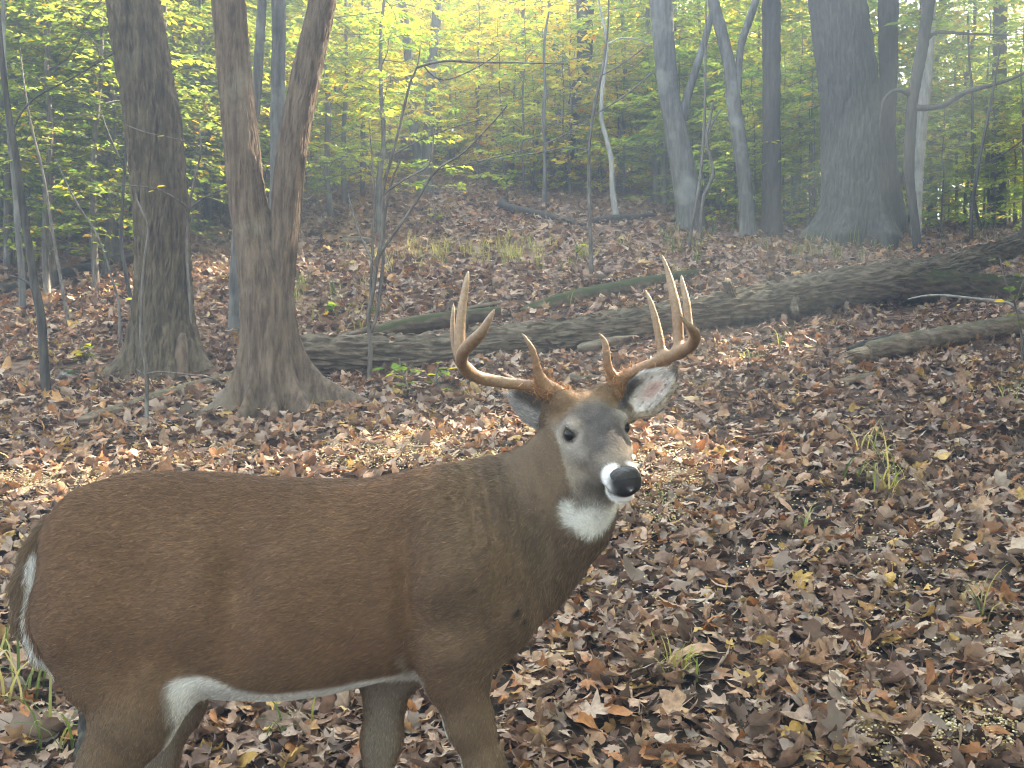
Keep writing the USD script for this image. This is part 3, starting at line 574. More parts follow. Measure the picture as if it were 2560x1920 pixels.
_, LP, LR = log('fallen_tree', 'long thick fallen tree trunk with furrowed bark lying across the slope behind the deer', 'log',
    [(730, 892, 108, 7.32), (800, 890, 108, 7.38), (1019, 889, 112, 7.5), (1200, 868, 104, 7.7), (1377, 850, 98, 7.95), (1560, 818, 88, 8.2), (1739, 784, 82, 8.45), (1920, 752, 88, 8.75), (2089, 719, 94, 9.05), (2200, 703, 96, 9.2), (2300, 690, 86, 9.4), (2420, 652, 66, 9.7), (2560, 606, 50, 10.1), (2720, 560, 42, 10.5)],
    M['log_bark'], (.028, .032, 7.0, 2.3), nth=170, step=.026, seed=201, lump=.10,
    arms=[([(2240, 708, 84, 9.25), (2330, 716, 84, 9.35), (2420, 722, 78, 9.5), (2560, 732, 74, 9.7), (2760, 740, 70, 10.0)], 'limb', M['log_moss']),
          ([(1150, 840, 34, 7.62), (1158, 812, 24, 7.56), (1163, 797, 20, 7.53)], 'stub'), ([(1830, 745, 36, 8.55), (1822, 716, 24, 8.47), (1818, 702, 20, 8.44)], 'stub'), ([(1980, 745, 34, 8.75), (1985, 772, 22, 8.66), (1987, 786, 17, 8.63)], 'stub')])
lr_ = np.random.default_rng(88)
_t, _c, _r = resample(LP, LR, .02)
_k = lr_.integers(10, len(_t) - 60, 150); _a = lr_.normal(0, .5, 150)
_lp = _c[_k] + np.stack([0 * _a, np.sin(_a) * _r[_k] * -1.0, np.cos(_a) * _r[_k] * 1.02 + .008], 1)
instancer('leaf_litter', proto_in('/World/leaf_litter_001', leaf_lib), _lp, quat_from(lr_.uniform(0, 6.28, 150), lr_.uniform(0, 6.28, 150), np.abs(lr_.normal(0, .35, 150))), lr_.uniform(.6, 1.1, 150), lr_.integers(0, len(leaf_lib), 150), 'scattered dry leaves caught on top of the long fallen trunk', 'leaf litter')
log('mossy_log', 'mossy half-sunk fallen trunk lying behind the long one, above the deer antlers', 'log',
    [(1270, 778, 22), (1310, 764, 36), (1380, 745, 52), (1450, 728, 58), (1600, 700, 54), (1700, 680, 44), (1760, 668, 26)], M['log_moss'], 'mid', nth=48, step=.04, seed=211, lump=.24, sink=.07)
log('mossy_log', 'short moss-covered log resting against the back of the long fallen trunk beside the shrub', 'log',
    [(935, 838, 34, 7.7), (1010, 820, 44, 7.8), (1100, 802, 46, 7.9), (1195, 788, 38, 8.0), (1250, 778, 24, 8.05)], M['log_moss'], 'mid', nth=36, step=.03, seed=215, lump=.18)
log('fallen_branch', 'pale grey fallen branch lying along the top of the long trunk behind the shrub', 'branch',
    [(800, 858, 10, 7.75), (860, 838, 13, 7.8), (940, 820, 14, 7.85), (1006, 800, 13, 7.9), (1125, 783, 12, 8.0), (1205, 764, 12, 8.1), (1252, 756, 8, 8.15)], M['log_rotten'], 'smooth', nth=12, step=.05, seed=217,
    arms=[([(1200, 764, 7, 8.1), (1225, 745, 5, 8.15), (1250, 757, 4, 8.2)], 'twig')])
log('fallen_branch', 'long rotten branch lying on the leaves left of the forked tree roots', 'branch',
    [(195, 1054, 22), (218, 1047, 30), (311, 1020, 27), (389, 993, 27), (486, 965, 25), (560, 945, 22), (605, 928, 18)], M['log_rotten'], 'mid', nth=30, step=.03, seed=221, lump=.16)
log('far_log', 'dark fallen trunk on the slope at the far left, partly behind the furrowed oak', 'log',
    [(-60, 742, 24), (30, 720, 28), (93, 703, 28), (155, 685, 28), (264, 658, 26), (334, 639, 24)], M['bark_dark'], 'mid', nth=20, step=.08, seed=223, lump=.15)
log('far_log', 'dark broken log in the leaf litter below the pair of grey trunks', 'log',
    [(1255, 512, 30), (1275, 522, 24), (1346, 535, 22), (1393, 546, 18), (1463, 562, 10)], M['bark_dark'], 'mid', nth=20, step=.06, seed=227, lump=.2, arms=[([(1258, 515, 16, 15.2), (1266, 500, 12, 15.2), (1270, 488, 4, 15.2)], 'limb')])
log('far_log', 'dark low log behind the foot of the crooked pale snag', 'log',
    [(1480, 552, 12), (1540, 546, 20), (1580, 543, 18), (1640, 538, 10)], M['bark_dark'], 'mid', nth=16, step=.08, seed=229, lump=.2)
log('short_log', 'dark short log on the leaves just behind the deer head', 'log', [(1378, 957, 16), (1400, 953, 23), (1460, 950, 24), (1514, 947, 20)], M['log_rotten'], 'mid', nth=24, step=.03, seed=231, lump=.12)
log('bark_slab', 'flat piece of bark leaning under the long fallen trunk behind the antlers', 'bark', [(1445, 872, 18, 7.45), (1490, 862, 26, 7.47), (1540, 852, 22, 7.5), (1572, 842, 10, 7.52)], M['log_rotten'], 'mid', nth=18, step=.03, seed=233, lump=.2)

# broken log on the right: bark, bare wood at its broken end, dark hollow end
bp = [(2165, 882, 46), (2205, 872, 52), (2260, 862, 55), (2322, 849, 54), (2400, 836, 52), (2478, 824, 51), (2560, 809, 49), (2760, 772, 44)]
bx, bpts, brad = log('broken_log', 'smaller broken log on the right with pale splintered wood at its near end', 'log', bp, M['log_rotten'], (.03, .010, 5, 2.4), nth=64, step=.02, seed=241, lump=.10)
o = np.array(bx.GetPrim().GetAttribute('xformOp:translate').Get())
dirv = bpts[0] - bpts[2]; dirv /= np.linalg.norm(dirv)
v, f = tube(np.array([bpts[1] - o - dirv * .02, bpts[0] - o, bpts[0] - o + dirv * .08, bpts[0] - o + dirv * .15]), [brad[1] * .86, brad[0] * .86, brad[0] * .80, brad[0] * .62], 40, .012, (.012, .010, 9, 2.0), 243)
jag = np.random.default_rng(5).uniform(-.05, .03, 40)
far_end = (v - (bpts[0] - o)) @ dirv > .10; far_end[-2:] = False
v[far_end] += dirv * jag[np.nonzero(far_end)[0] % 40][:, None]
obj('broken_wood', (v, f), M['wood_pale'], bx)
bark_p = [bpts[0] - o + dirv * .16 + [0, 0, brad[0] * .75], bpts[0] - o + dirv * .02 + [0, .02, brad[0] * .95], bpts[2] - o + [0, .03, brad[2] * .92]]
obj('loose_bark', tube(np.array(bark_p), [.012, .026, .020], 14, .02, (.02, .006, 4, 2), 245), M['bark_dark'], bx)

# lichen-grey stump behind the animal's hind leg
sp = hit(np.array([262.0]), np.array([1930.0]))[0]
sx = thing('stump', 'lichen-covered grey stump half hidden behind the deer hind leg', 'stump', loc=sp)
obj('trunk', tube(np.array([[0, 0, -.1], [0.01, 0, .1], [.02, 0, .25], [.03, 0, .33]]), [.085, .078, .072, .055], 60, .01, (.018, .010, 3.5, 2.6), 251, lump=.12), M['stump_lichen'], sx)

# stone and scrap of wrapper
st = hit(np.array([168.0]), np.array([945.0]))[0]
ic = trimesh.creation.icosphere(4, 1.0); vv = ic.vertices * [.085, .07, .065]
vv *= (.82 + .4 * meshkit.fbm(ic.vertices * 1.3, 4, 9))[:, None]; vv[:, 2] = np.where(vv[:, 2] > .045, .045 + (vv[:, 2] - .045) * .4, vv[:, 2])
sto = thing('stone', 'lichen-grey stone lying among leaves left of the furrowed oak', 'stone', loc=st)
obj('rock', (vv, ic.faces), M['stone'], sto)
wp = hit(np.array([2080.0]), np.array([782.0]))[0]
g = np.stack(np.meshgrid(np.linspace(-1, 1, 14), np.linspace(-1, 1, 10)), -1).reshape(-1, 2)
wr = np.random.default_rng(3); z = .022 + .03 * meshkit.noise(np.column_stack([g * 3, g[:, :1] * 0]), 2) - .02 * np.abs(g[:, 0]) ** 3 + wr.normal(0, .003, len(g))
idx = np.arange(9)[:, None] * 14 + np.arange(13)[None]; qd = np.stack([idx, idx + 1, idx + 15, idx + 14], -1).reshape(-1, 4)
M['wrapper'] = usdkit.material(stage, '/World/Looks/wrapper', {"g": ("geometry", {}), "n": ("voronoi_texture", {"scale": 45.0}), "r": ("rgb_ramp", {"ramp": [(0, (.75, .78, .85)), (.45, (.75, .78, .85)), (.55, (.12, .16, .40)), (1, (.10, .13, .35))]}), "p": ("principled_bsdf", {"roughness": .28})},
    [("g.position", "n.vector"), ("n.distance", "r.fac"), ("r.color", "p.base_color")], surface="p.BSDF")
w = obj('wrapper', (np.column_stack([g[:, 0] * .035, g[:, 1] * .022, z]) + wp + [0, 0, .02], qd), M['wrapper'])
tag(w, 'crumpled white and blue scrap of wrapper on the leaves before the fallen trunk', 'wrapper')
stk = log('stick', 'thin dead stick on the leaves at right, below the broken log', 'stick', [(1894, 1130, 7), (1925, 1160, 8), (1955, 1170, 6)], M['wood_pale'], 'smooth', nth=8, step=.03, seed=257)
for i, (pts, lab) in enumerate([([(1660, 1105, 6), (1720, 1090, 7), (1790, 1082, 5)], 'short twig on the leaves right of the deer ear'), ([(860, 740, 8), (900, 712, 10), (960, 690, 7)], 'grey stick on the slope right of the bare shrub'), ([(520, 700, 10), (560, 680, 12), (585, 662, 8)], 'dark stick lying between the furrowed oak and forked tree'),
        ([(2090, 960, 18), (2160, 945, 24), (2230, 935, 12)], 'weathered wood piece on the leaves in front of the broken log'), ([(850, 605, 14), (900, 600, 20), (940, 603, 10)], 'dark rotten chunk on the slope right of the forked tree')]):
    log('stick', lab, 'stick', pts, M['log_rotten'], 'smooth', nth=10, step=.03, seed=260 + i, lump=.2)

# ---------------------------------------------------------------- tufts of woodland grass
def tuft(u, v, n, h, spread, seed, label, group=None, bend=1.0, mat='grass'):
    r = np.random.default_rng(seed); spread = min(spread, .04)
    o = hit(np.array([float(u)]), np.array([float(v)]))[0]
    V, F, R = [], [], []
    for k in range(n):
        a = r.uniform(0, 2 * np.pi); L = h * r.uniform(.55, 1.2); b = r.uniform(.5, 1.5) * bend; w = r.uniform(.0028, .005)
        t = np.linspace(0, 1, 7); ang = np.pi / 2 - b * 1.3 * t ** 1.3
        ds = L / 6
        hx = np.r_[0, np.cumsum(np.cos(ang[1:]) * ds)]; hz = np.r_[0, np.cumsum(np.sin(ang[1:]) * ds)]
        c = np.array([r.normal(0, spread), r.normal(0, spread), 0.0])
        pts = c + np.stack([hx * np.cos(a), hx * np.sin(a), hz], 1)
        s = np.array([-np.sin(a), np.cos(a), 0]) * w
        ww = (1 - t ** 2.2)[:, None]
        o0 = len(V) * 14
        V.append(np.vstack([pts + s * ww, pts - s * ww]))
        i = np.arange(6); F.append(np.vstack([np.stack([i, i + 1, i + 8], 1), np.stack([i, i + 8, i + 7], 1)]) + o0); R.append(np.full(14, r.random()))
    m = usdkit.mesh(stage, numbered('/World/grass_tuft'), (np.vstack(V) + o, np.vstack(F)), M[mat], smooth=True)
    primvar(m, 'rnd', np.concatenate(R)); tag(m, label, 'grass tuft', group)
for a in [(2190, 1150, 9, .32, .05, 301, 'arching yellow-green grass tuft right of the deer, second tallest on that side'), (2225, 1245, 13, .40, .07, 302, 'tall straggling grass tuft with dead blades at the right, biggest on that side'), (2135, 1215, 7, .26, .05, 303, 'low green grass tuft beside the biggest straggling one'),
          (1690, 1690, 36, .15, .045, 304, 'dense low grass tuft in the foreground leaves right of the foreleg'), (60, 1760, 12, .42, .06, 305, 'long arching green grass blades in the lower left corner'), (120, 1890, 12, .36, .06, 306, 'green grass blades at the bottom left beside the stump'),
          (12, 1690, 6, .30, .03, 307, 'few upright grass blades at the far left below the tail'), (2255, 890, 14, .17, .03, 308, 'small green grass tuft before the splintered end of the broken log'), (1880, 910, 12, .16, .04, 309, 'sparse grass blades on the sunny leaves right of the antlers'),
          (1660, 1265, 8, .18, .02, 310, 'few green blades by the sunlit corn right of the deer nose'), (1690, 700, 9, .26, .03, 311, 'tall bent blades behind the long fallen trunk, right of the tallest tine'), (1425, 770, 6, .30, .02, 312, 'two or three bent pale blades on the mossy log'),
          (1990, 640, 16, .30, .06, 313, 'bent grass blades left of the foot of the thickest oak'), (2090, 640, 14, .30, .05, 314, 'grass blades at the foot of the thickest oak'), (2210, 640, 12, .30, .06, 315, 'drooping grass blades right of the foot of the thickest oak'), (2270, 720, 8, .25, .04, 316, 'grass blades by the bark of the fallen trunk at the right'),
          (1170, 1010, 8, .16, .02, 317, 'small grass blades under the left antler beam'), (1000, 985, 8, .14, .03, 318, 'grass blades between the two green seedlings'), (720, 1850, 8, .2, .04, 319, 'green blades below the deer belly'), (2520, 1020, 10, .3, .04, 320, 'arched blades at the right edge below the broken log'),
          (1950, 870, 8, .2, .02, 321, 'lone upright green blades left of the broken log'), (2470, 1560, 9, .25, .03, 322, 'thin green blades in corn at the lower right'), (2010, 1350, 6, .2, .02, 323, 'thin blades in the leaves right of the nose')]:
    tuft(*a, mat='grass_pale' if a[5] in (301, 302, 304, 308) else 'grass', bend=1.3)
gr = np.random.default_rng(17)
for k in range(56):
    u = gr.uniform(930, 1560); v = 640 + gr.normal(0, 16) + (u - 1250) * -.02
    tuft(u, v, int(gr.integers(8, 17)), gr.uniform(.13, .25), gr.uniform(.06, .16), 400 + k, 'yellowish grass tuft in the strip of grass above the antlers', 'grass strip on the slope above the antlers', .8, 'grass_pale')
for k in range(26):
    tuft(gr.uniform(650, 960), gr.uniform(640, 860), int(gr.integers(6, 12)), gr.uniform(.14, .24), gr.uniform(.04, .09), 500 + k, 'small yellowish grass tuft on the slope right of the forked tree', 'small tufts right of the forked tree')
for k in range(30):
    tuft(gr.uniform(1650, 2500), gr.uniform(575, 660), int(gr.integers(6, 14)), gr.uniform(.2, .34), gr.uniform(.05, .1), 540 + k, 'thin grass tuft under the trees behind the long fallen trunk', 'grass under the right-hand trees')
# ---------------------------------------------------------------- leafy understorey
def understorey(name, seed, height, mat, six=False, nbr=34, size=.10, low=.10, dens=1.0, spread=1.0, bark=None):
    """One understorey tree with level leaf sprays, as a shape other trees copy: trunk, branches, foliage."""
    r = np.random.default_rng(seed)
    path = '/World/_shapes/' + name
    UsdGeom.Xform.Define(stage, path)
    hs = np.linspace(0, height, 9)
    wob = np.cumsum(r.normal(0, .035 * height / 5, (9, 2)), axis=0); wob[0] = 0
    tp = np.column_stack([wob, hs]); tp[0, 2] = -.2
    tr = np.interp(hs, [0, height], [.008 * height, .004])
    bk = bark or M['twig']
    usdkit.mesh(stage, path + '/trunk', tube(tp, tr, 7, .15, None, seed, lump=.08), bk, smooth=True)
    at = lambda h: np.array([np.interp(h, hs, tp[:, 0]), np.interp(h, hs, tp[:, 1]), h])
    wood, pos, al = [], [], []
    for k in range(nbr):
        h = height * (low + (1 - low) * ((k + r.random()) / nbr) ** .9)
        L = spread * r.uniform(.5, 1.0) * (.35 + 1.25 * math.sin(math.pi * min(1, (h / height * .8 + .18)))) * height / 5.0
        a = k * 2.4 + r.normal(0, .5); rise = r.uniform(-.05, .5)
        t = np.linspace(0, 1, 6)
        b = at(h) + np.stack([np.cos(a) * t * L, np.sin(a) * t * L, L * (rise * t - .28 * t ** 2)], 1) + np.cumsum(r.normal(0, .025 * L, (6, 3)), axis=0) * (t > 0)[:, None]
        wood.append(tube(b, np.linspace(.0028 + .0035 * L, .0012, 6), 3, L / 5, None, caps=False))
        nt = max(3, int(L / .17))
        for j in range(nt):
            s = .18 + .82 * (j + r.random()) / nt; i = min(int(s * 5), 4); q = b[i] + (b[i + 1] - b[i]) * (s * 5 - i)
            sd = 1 if j % 2 else -1; ta = a + sd * r.uniform(.5, 1.2); tl = r.uniform(.14, .42) * (1.15 - .6 * s) * (1 + .3 * L)
            e = q + np.array([np.cos(ta) * tl, np.sin(ta) * tl, r.normal(0, .06) * tl - .05 * tl])
            wood.append((np.array([q, q + [0, 0, .003], e, q + [np.sin(ta) * .003, -np.cos(ta) * .003, 0]]), np.array([[0, 2, 1], [0, 3, 2], [1, 2, 3]])))
            nl = max(2, int(dens * tl / .042))
            for m in range(nl):
                f = (m + 1) / nl; sg = 1 if m % 2 else -1; la = ta + (sg * r.uniform(.5, 1.1) if m < nl - 1 else 0)
                pos.append(q + (e - q) * f); al.append([np.cos(la), np.sin(la), r.normal(-.12, .2)])
    pos, al = np.array(pos), np.array(al); al /= np.linalg.norm(al, axis=1, keepdims=True)
    usdkit.mesh(stage, path + '/branches', join(wood), bk, smooth=False)
    V, F, rnd = leaf_quads(pos, al, size * r.uniform(.65, 1.25, len(pos)), r=r, six=six)
    # leaves of one spray share a tone, with odd ones out
    n = len(pos); tone = meshkit.noise(pos * 1.6 + seed, seed); own = r.random(n)
    rv = np.clip(.62 * tone + .38 * own + np.where(r.random(n) < .05, .5, 0), 0, 1)
    m = usdkit.mesh(stage, path + '/foliage', (V, F), mat, smooth=False)
    primvar(m, 'rnd', np.repeat(rv, 8 if six else 4))
    return path, n

SHAPES = {k: [] for k in ('low',)} | {k: [] for k in ('near', 'green', 'lime', 'yellow', 'tall')}
nleaf = 0
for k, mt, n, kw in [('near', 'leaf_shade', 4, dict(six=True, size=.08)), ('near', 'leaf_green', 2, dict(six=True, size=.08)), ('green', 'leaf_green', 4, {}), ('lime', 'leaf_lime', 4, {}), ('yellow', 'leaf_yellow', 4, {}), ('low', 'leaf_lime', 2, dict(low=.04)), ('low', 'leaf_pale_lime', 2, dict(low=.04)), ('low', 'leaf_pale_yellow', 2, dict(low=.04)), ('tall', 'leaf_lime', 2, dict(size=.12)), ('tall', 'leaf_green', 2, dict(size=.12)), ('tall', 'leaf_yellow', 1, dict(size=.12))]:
    for i in range(n):
        sd = 1000 + 37 * len(SHAPES[k]) + {'near': 0, 'green': 300, 'lime': 600, 'yellow': 900, 'tall': 1200, 'low': 1500}[k]
        rr = np.random.default_rng(sd); H = {'tall': rr.uniform(9, 12), 'low': rr.uniform(1.8, 2.8)}.get(k, rr.uniform(4.2, 6.2))
        pth, c = understorey('%s_tree_%03d' % (k, len(SHAPES[k])), sd, H, M[mt], nbr=int((8.5 if k != 'low' else 11) * H), dens=1.3 if k != 'tall' else .8, **kw)
        SHAPES[k].append(pth); nleaf += c

fr = np.random.default_rng(77)
LAND = [(-150, 'the far left edge'), (60, 'the dark slim sapling at left'), (250, 'the thin saplings left of the furrowed oak'), (390, 'the furrowed oak'), (520, 'the gap between oak and forked tree'), (690, 'the forked tree'), (850, 'the space right of the forked tree'), (960, 'the bare shrub'), (1070, 'the pair of grey trunks'), (1250, 'the arching bare twigs'), (1361, 'the crooked-kneed sapling'), (1440, 'the rough middle trunk'), (1520, 'the pale snag'), (1600, 'the gap right of the snag'), (1690, 'the leaning grey tree'), (1770, 'the wavy thin sapling'), (1850, 'the slim Y-shaped tree'), (1929, 'the straight dark trunk'), (2120, 'the thickest oak'), (2290, 'the pale dead trunk'), (2430, 'the thin upright sapling at right'), (2500, 'the dark trunk near the right edge'), (2700, 'the right edge')]
def plant(kind, u, d, label, group, s=None, name='understorey_tree', force=None):
    if d > 21 and 2150 < u < 2500 and name != 'bush': return
    x = (u - 1280) / FPX * d
    if force is None: force = int(fr.integers(0, len(SHAPES[kind])))
    tone = {'green': 'green', 'lime': 'lime', 'yellow': 'yellow', 'near': 'shaded green' if force < 4 else 'fresh green', 'low': ('green', 'green', 'pale lime', 'pale lime', 'yellow', 'yellow')[force]}[kind]
    mark = min(LAND, key=lambda m: abs(m[0] - u))[1]
    what = ('bush' if name == 'bush' else 'small tree') if d < 21.5 else ('distant bush' if name == 'bush' else 'distant tree')
    label = '%s-leaved %s %s %s' % (tone, what, 'just behind' if d < 17 else 'well behind' if d < 21.5 else 'far beyond', mark)
    group = {'bush': 'bushes of the thicket', 'small tree': 'small trees of the thicket', 'distant bush': 'distant bushes up the hill', 'distant tree': 'distant trees up the hill'}[what]
    s = s or fr.uniform(.8, 1.2)
    t = UsdGeom.Xform.Define(stage, numbered('/World/' + name))
    t.GetPrim().GetReferences().AddInternalReference(SHAPES[kind][force])
    t.AddTranslateOp().Set(Gf.Vec3d(float(x), float(d), float(ground_z(x, d)) - .03)); t.AddRotateZOp().Set(float(fr.uniform(0, 360))); t.AddScaleOp().Set(Gf.Vec3f(float(s)))
    tag(t, label, 'tree', group); t.GetPrim().SetInstanceable(True)

def spread(n, u0, u1, d0, d1):
    k = (np.arange(n) + fr.random(n)) / n
    d = d0 + (d1 - d0) * fr.permutation(k)
    return zip(u0 + (u1 - u0) * k, d)
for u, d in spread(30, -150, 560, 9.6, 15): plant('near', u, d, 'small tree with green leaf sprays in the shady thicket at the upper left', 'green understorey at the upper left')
for u, d in spread(16, -250, 700, 15, 21): plant('green', u, d, 'green-leaved small tree deep in the thicket at the upper left, farther back', 'farther green understorey at the upper left')
for u, d in spread(18, 480, 960, 12.5, 20): plant(fr.choice(['lime', 'green', 'lime', 'yellow']), u, d, 'small tree turning yellow-green behind the forked tree stems', 'yellow-green understorey behind the forked tree')
for u, d in spread(32, 820, 1680, 18, 27): plant(fr.choice(['yellow', 'yellow', 'lime', 'green']), u, d, 'small tree with yellow autumn leaves in the bright middle of the wood', 'yellow understorey in the middle')
for u, d in spread(20, 1600, 2080, 15.2, 24): plant(fr.choice(['yellow', 'lime', 'lime', 'green']), u, d, 'small tree with yellow and lime leaves between the right-hand trunks', 'mixed understorey between the right-hand trunks')
for u, d in spread(17, 2040, 2600, 14.2, 22): plant(fr.choice(['green', 'green', 'lime']), u, d, 'small tree with fresh green leaves at the right, beyond the thickest oak', 'green understorey on the right')
for u, d in spread(56, -300, 2700, 26, 36): plant(fr.choice(['yellow', 'lime', 'green', 'lime']), u, d, 'leafy small tree far back on the hillside, seen through the nearer ones', 'far understorey', s=fr.uniform(1.1, 1.5))
for u, d in spread(84, 760, 1720, 15.8, 25): plant('low', u, d, 'low leafy bush at the top of the leafy slope in the middle', 'low bushes on the slope in the middle', name='bush', force=int(fr.integers(2, 6)))
for u, d in spread(96, 1620, 2640, 13.4, 20): plant('low', u, d, 'low leafy bush behind the right-hand trunks', 'low bushes behind the right-hand trunks', name='bush', force=int(fr.integers(0, 4)))
for u, d in spread(14, -100, 480, 11, 15): plant('low', u, d, 'low leafy bush in the shady thicket at the left', 'low bushes at the left', name='bush', force=int(fr.integers(0, 4)))
for u, d in spread(90, -250, 3000, 22, 38): plant('low', u, d, 'far low bush closing the view between the trunks', 'far low bushes', s=fr.uniform(1.2, 2.0), name='bush', force=int(fr.integers(0, 6)))
# beyond: the wood on the hill, one mass
fn = 260
ffx = fr.uniform(-34, 40, fn); ffy = fr.uniform(36, 66, fn); ffu = 1280 + ffx / ffy * FPX; okk = (np.abs(ffx) < ffy * .62) & ~((ffu > 2130) & (ffu < 2520) & (fr.random(fn) < .85)); ffx, ffy = ffx[okk], ffy[okk]; fn = len(ffx)
far_p = []
for i, t in enumerate(SHAPES['tall']):
    x = UsdGeom.Xform.Define(stage, '/World/far_forest/kinds/kind_%03d' % i); x.GetPrim().GetReferences().AddInternalReference(t); far_p.append(x)
qz = fr.uniform(0, 6.28, fn)
instancer('far_forest', far_p, np.column_stack([ffx, ffy, ground_z(ffx, ffy) - .1]), np.column_stack([np.cos(qz / 2), qz * 0, qz * 0, np.sin(qz / 2)]), fr.uniform(.7, 1.0, fn), fr.integers(0, len(far_p), fn), 'far yellow-green wood filling the hillside beyond the nearer trees', 'wood')
# ---------------------------------------------------------------- the buck: one continuous body from a blended distance field
K = 2560 / 2212.0
D0 = 2.42
def Q(u, v, d=D0): return P(u * K, v * K, d)
def du(p): return 1106 + p[..., 0] / D0 * FPX / K
def dv(p): return 829.6 - (p[..., 2] - EYE) / D0 * FPX / K

prims = []          # (function, blend radius, box lo, box hi)
def cone(a, b, ra, rb, k=.04, sy=1.0):
    a, b = np.asarray(a, float), np.asarray(b, float); ba = b - a; L2 = ba @ ba
    def f(p):
        q = p - a
        if sy != 1.0:
            h0 = np.clip((q[:, 0] * ba[0] + q[:, 2] * ba[2]) / (ba[0] ** 2 + ba[2] ** 2 + 1e-9), 0, 1)
            q = q.copy(); q[:, 1] = (q[:, 1] - h0 * ba[1]) / sy + h0 * ba[1]
        h = np.clip(q @ ba / L2, 0, 1)
        return np.linalg.norm(q - h[:, None] * ba, axis=1) - (ra + (rb - ra) * h)
    prims.append((f, k))
def chain(pts, rad, k=.04, sy=1.0):
    for i in range(len(pts) - 1): cone(pts[i], pts[i + 1], rad[i], rad[i + 1], k, sy)
def blob(c, radii, k=.05, axes=None):
    c, radii = np.asarray(c, float), np.asarray(radii, float)
    def f(p):
        q = p - c
        if axes is not None: q = q @ np.asarray(axes).T
        e = np.linalg.norm(q / radii, axis=1); g = np.linalg.norm(q / radii ** 2, axis=1) + 1e-9
        return e * (e - 1) / g
    prims.append((f, k))

# trunk of the body: outline of the side view, with its widths
tb = np.array([(117, 1190, 1262, .015), (122, 1150, 1300, .06), (132, 1116, 1335, .09), (146, 1090, 1365, .115), (166, 1068, 1400, .135), (192, 1052, 1440, .15), (224, 1040, 1475, .158), (268, 1029, 1494, .163), (330, 1021, 1498, .166), (430, 1022, 1500, .172), (560, 1028, 1504, .185),
               (620, 1031, 1501, .19), (700, 1034, 1493, .19), (800, 1031, 1470, .186), (900, 1022, 1450, .176), (960, 1021, 1441, .168), (1030, 1028, 1426, .158), (1080, 1046, 1392, .145), (1122, 1072, 1345, .128), (1158, 1112, 1290, .10), (1182, 1150, 1245, .06), (1192, 1185, 1210, .015)], float)
tx = (tb[:, 0] - 1106) * K / FPX * D0; tt = EYE - (tb[:, 1] * K - 960) / FPX * D0; tbm = EYE - (tb[:, 2] * K - 960) / FPX * D0
iT, iB, iW = PchipInterpolator(tx, tt), PchipInterpolator(tx, tbm), PchipInterpolator(tx, tb[:, 3])
def torso(p):
    x = np.clip(p[:, 0], tx[0], tx[-1]); top, bot, w = iT(x), iB(x), iW(x)
    h = (top - bot) / 2; c = (top + bot) / 2; zz = (p[:, 2] - c) / h
    we = w * (1 - .10 * np.clip(zz, -1.2, 1.2) - .10 * np.clip(zz, 0, 1.2) ** 2)
    e = (np.abs((p[:, 1] - D0) / we) ** 2.15 + np.abs(zz) ** 2.15) ** (1 / 2.15)
    d = (e - 1) * np.minimum(we, h) * .92
    return np.maximum(d, 0) + np.minimum(d, 0) + np.hypot(p[:, 0] - x, 0)
prims.append((torso, .03))
# hind quarters, near then far
GZ = lambda p: float(ground_z(p[0], p[1]))
chain([Q(205, 1190, 2.375), Q(215, 1330, 2.35), Q(330, 1435, 2.335)], [.105, .120, .088], .06)
chain([Q(165, 1335, 2.37), Q(240, 1440, 2.35), Q(300, 1500, 2.335)], [.068, .085, .09], .05)
hk = Q(150, 1740, 2.33); fl = np.array([hk[0] + .03, 2.33, GZ(hk) + .15])
chain([Q(350, 1452, 2.33), Q(290, 1560, 2.33), Q(240, 1640, 2.33), hk], [.076, .074, .058, .034], .04)
chain([hk, fl, fl + [.045, -.005, -.085]], [.032, .021, .022], .02)
chain([Q(300, 1420, 2.50), Q(375, 1520, 2.51), Q(335, 1640, 2.52), Q(275, 1740, 2.53)], [.10, .062, .046, .033], .04)
hk2 = Q(275, 1740, 2.53); fl2 = np.array([hk2[0] + .03, 2.54, GZ(hk2) + .15])
chain([hk2, fl2, fl2 + [.045, 0, -.085]], [.031, .021, .022], .02)
# shoulder and forelegs
chain([Q(960, 1110, 2.33), Q(1010, 1220, 2.31), Q(1075, 1310, 2.31)], [.085, .115, .085], .07)
chain([Q(1060, 1320, 2.31), Q(985, 1395, 2.31), Q(985, 1460, 2.315), Q(1015, 1560, 2.32), Q(1050, 1660, 2.325), Q(1062, 1725, 2.33)], [.085, .086, .062, .046, .034, .033], .035)
kn = Q(1062, 1725, 2.33); ff = np.array([kn[0] + .012, 2.33, GZ(kn) + .13])
chain([kn, ff, ff + [.045, -.008, -.07]], [.031, .021, .022], .02)
chain([Q(930, 1400, 2.50), Q(838, 1450, 2.51), Q(824, 1600, 2.52), Q(812, 1715, 2.53)], [.08, .058, .037, .032], .04)
kn2 = Q(812, 1715, 2.53); ff2 = np.array([kn2[0] + .0, 2.54, GZ(kn2) + .13])
chain([kn2, ff2, ff2 + [.045, 0, -.07]], [.030, .021, .022], .02)
blob(Q(1062, 1350, 2.40), (.075, .10, .075), .05)
blob(Q(560, 1330, 2.34), (.20, .10, .14), .08)
# neck and throat
chain([Q(1010, 1185, 2.43), Q(1095, 1165, 2.41), Q(1184, 1092, 2.39), Q(1230, 1012, 2.39), Q(1246, 945, 2.40)], [.165, .168, .126, .082, .066], .06, sy=.86)
blob(Q(1262, 1092, 2.345), (.064, .07, .075), .06)

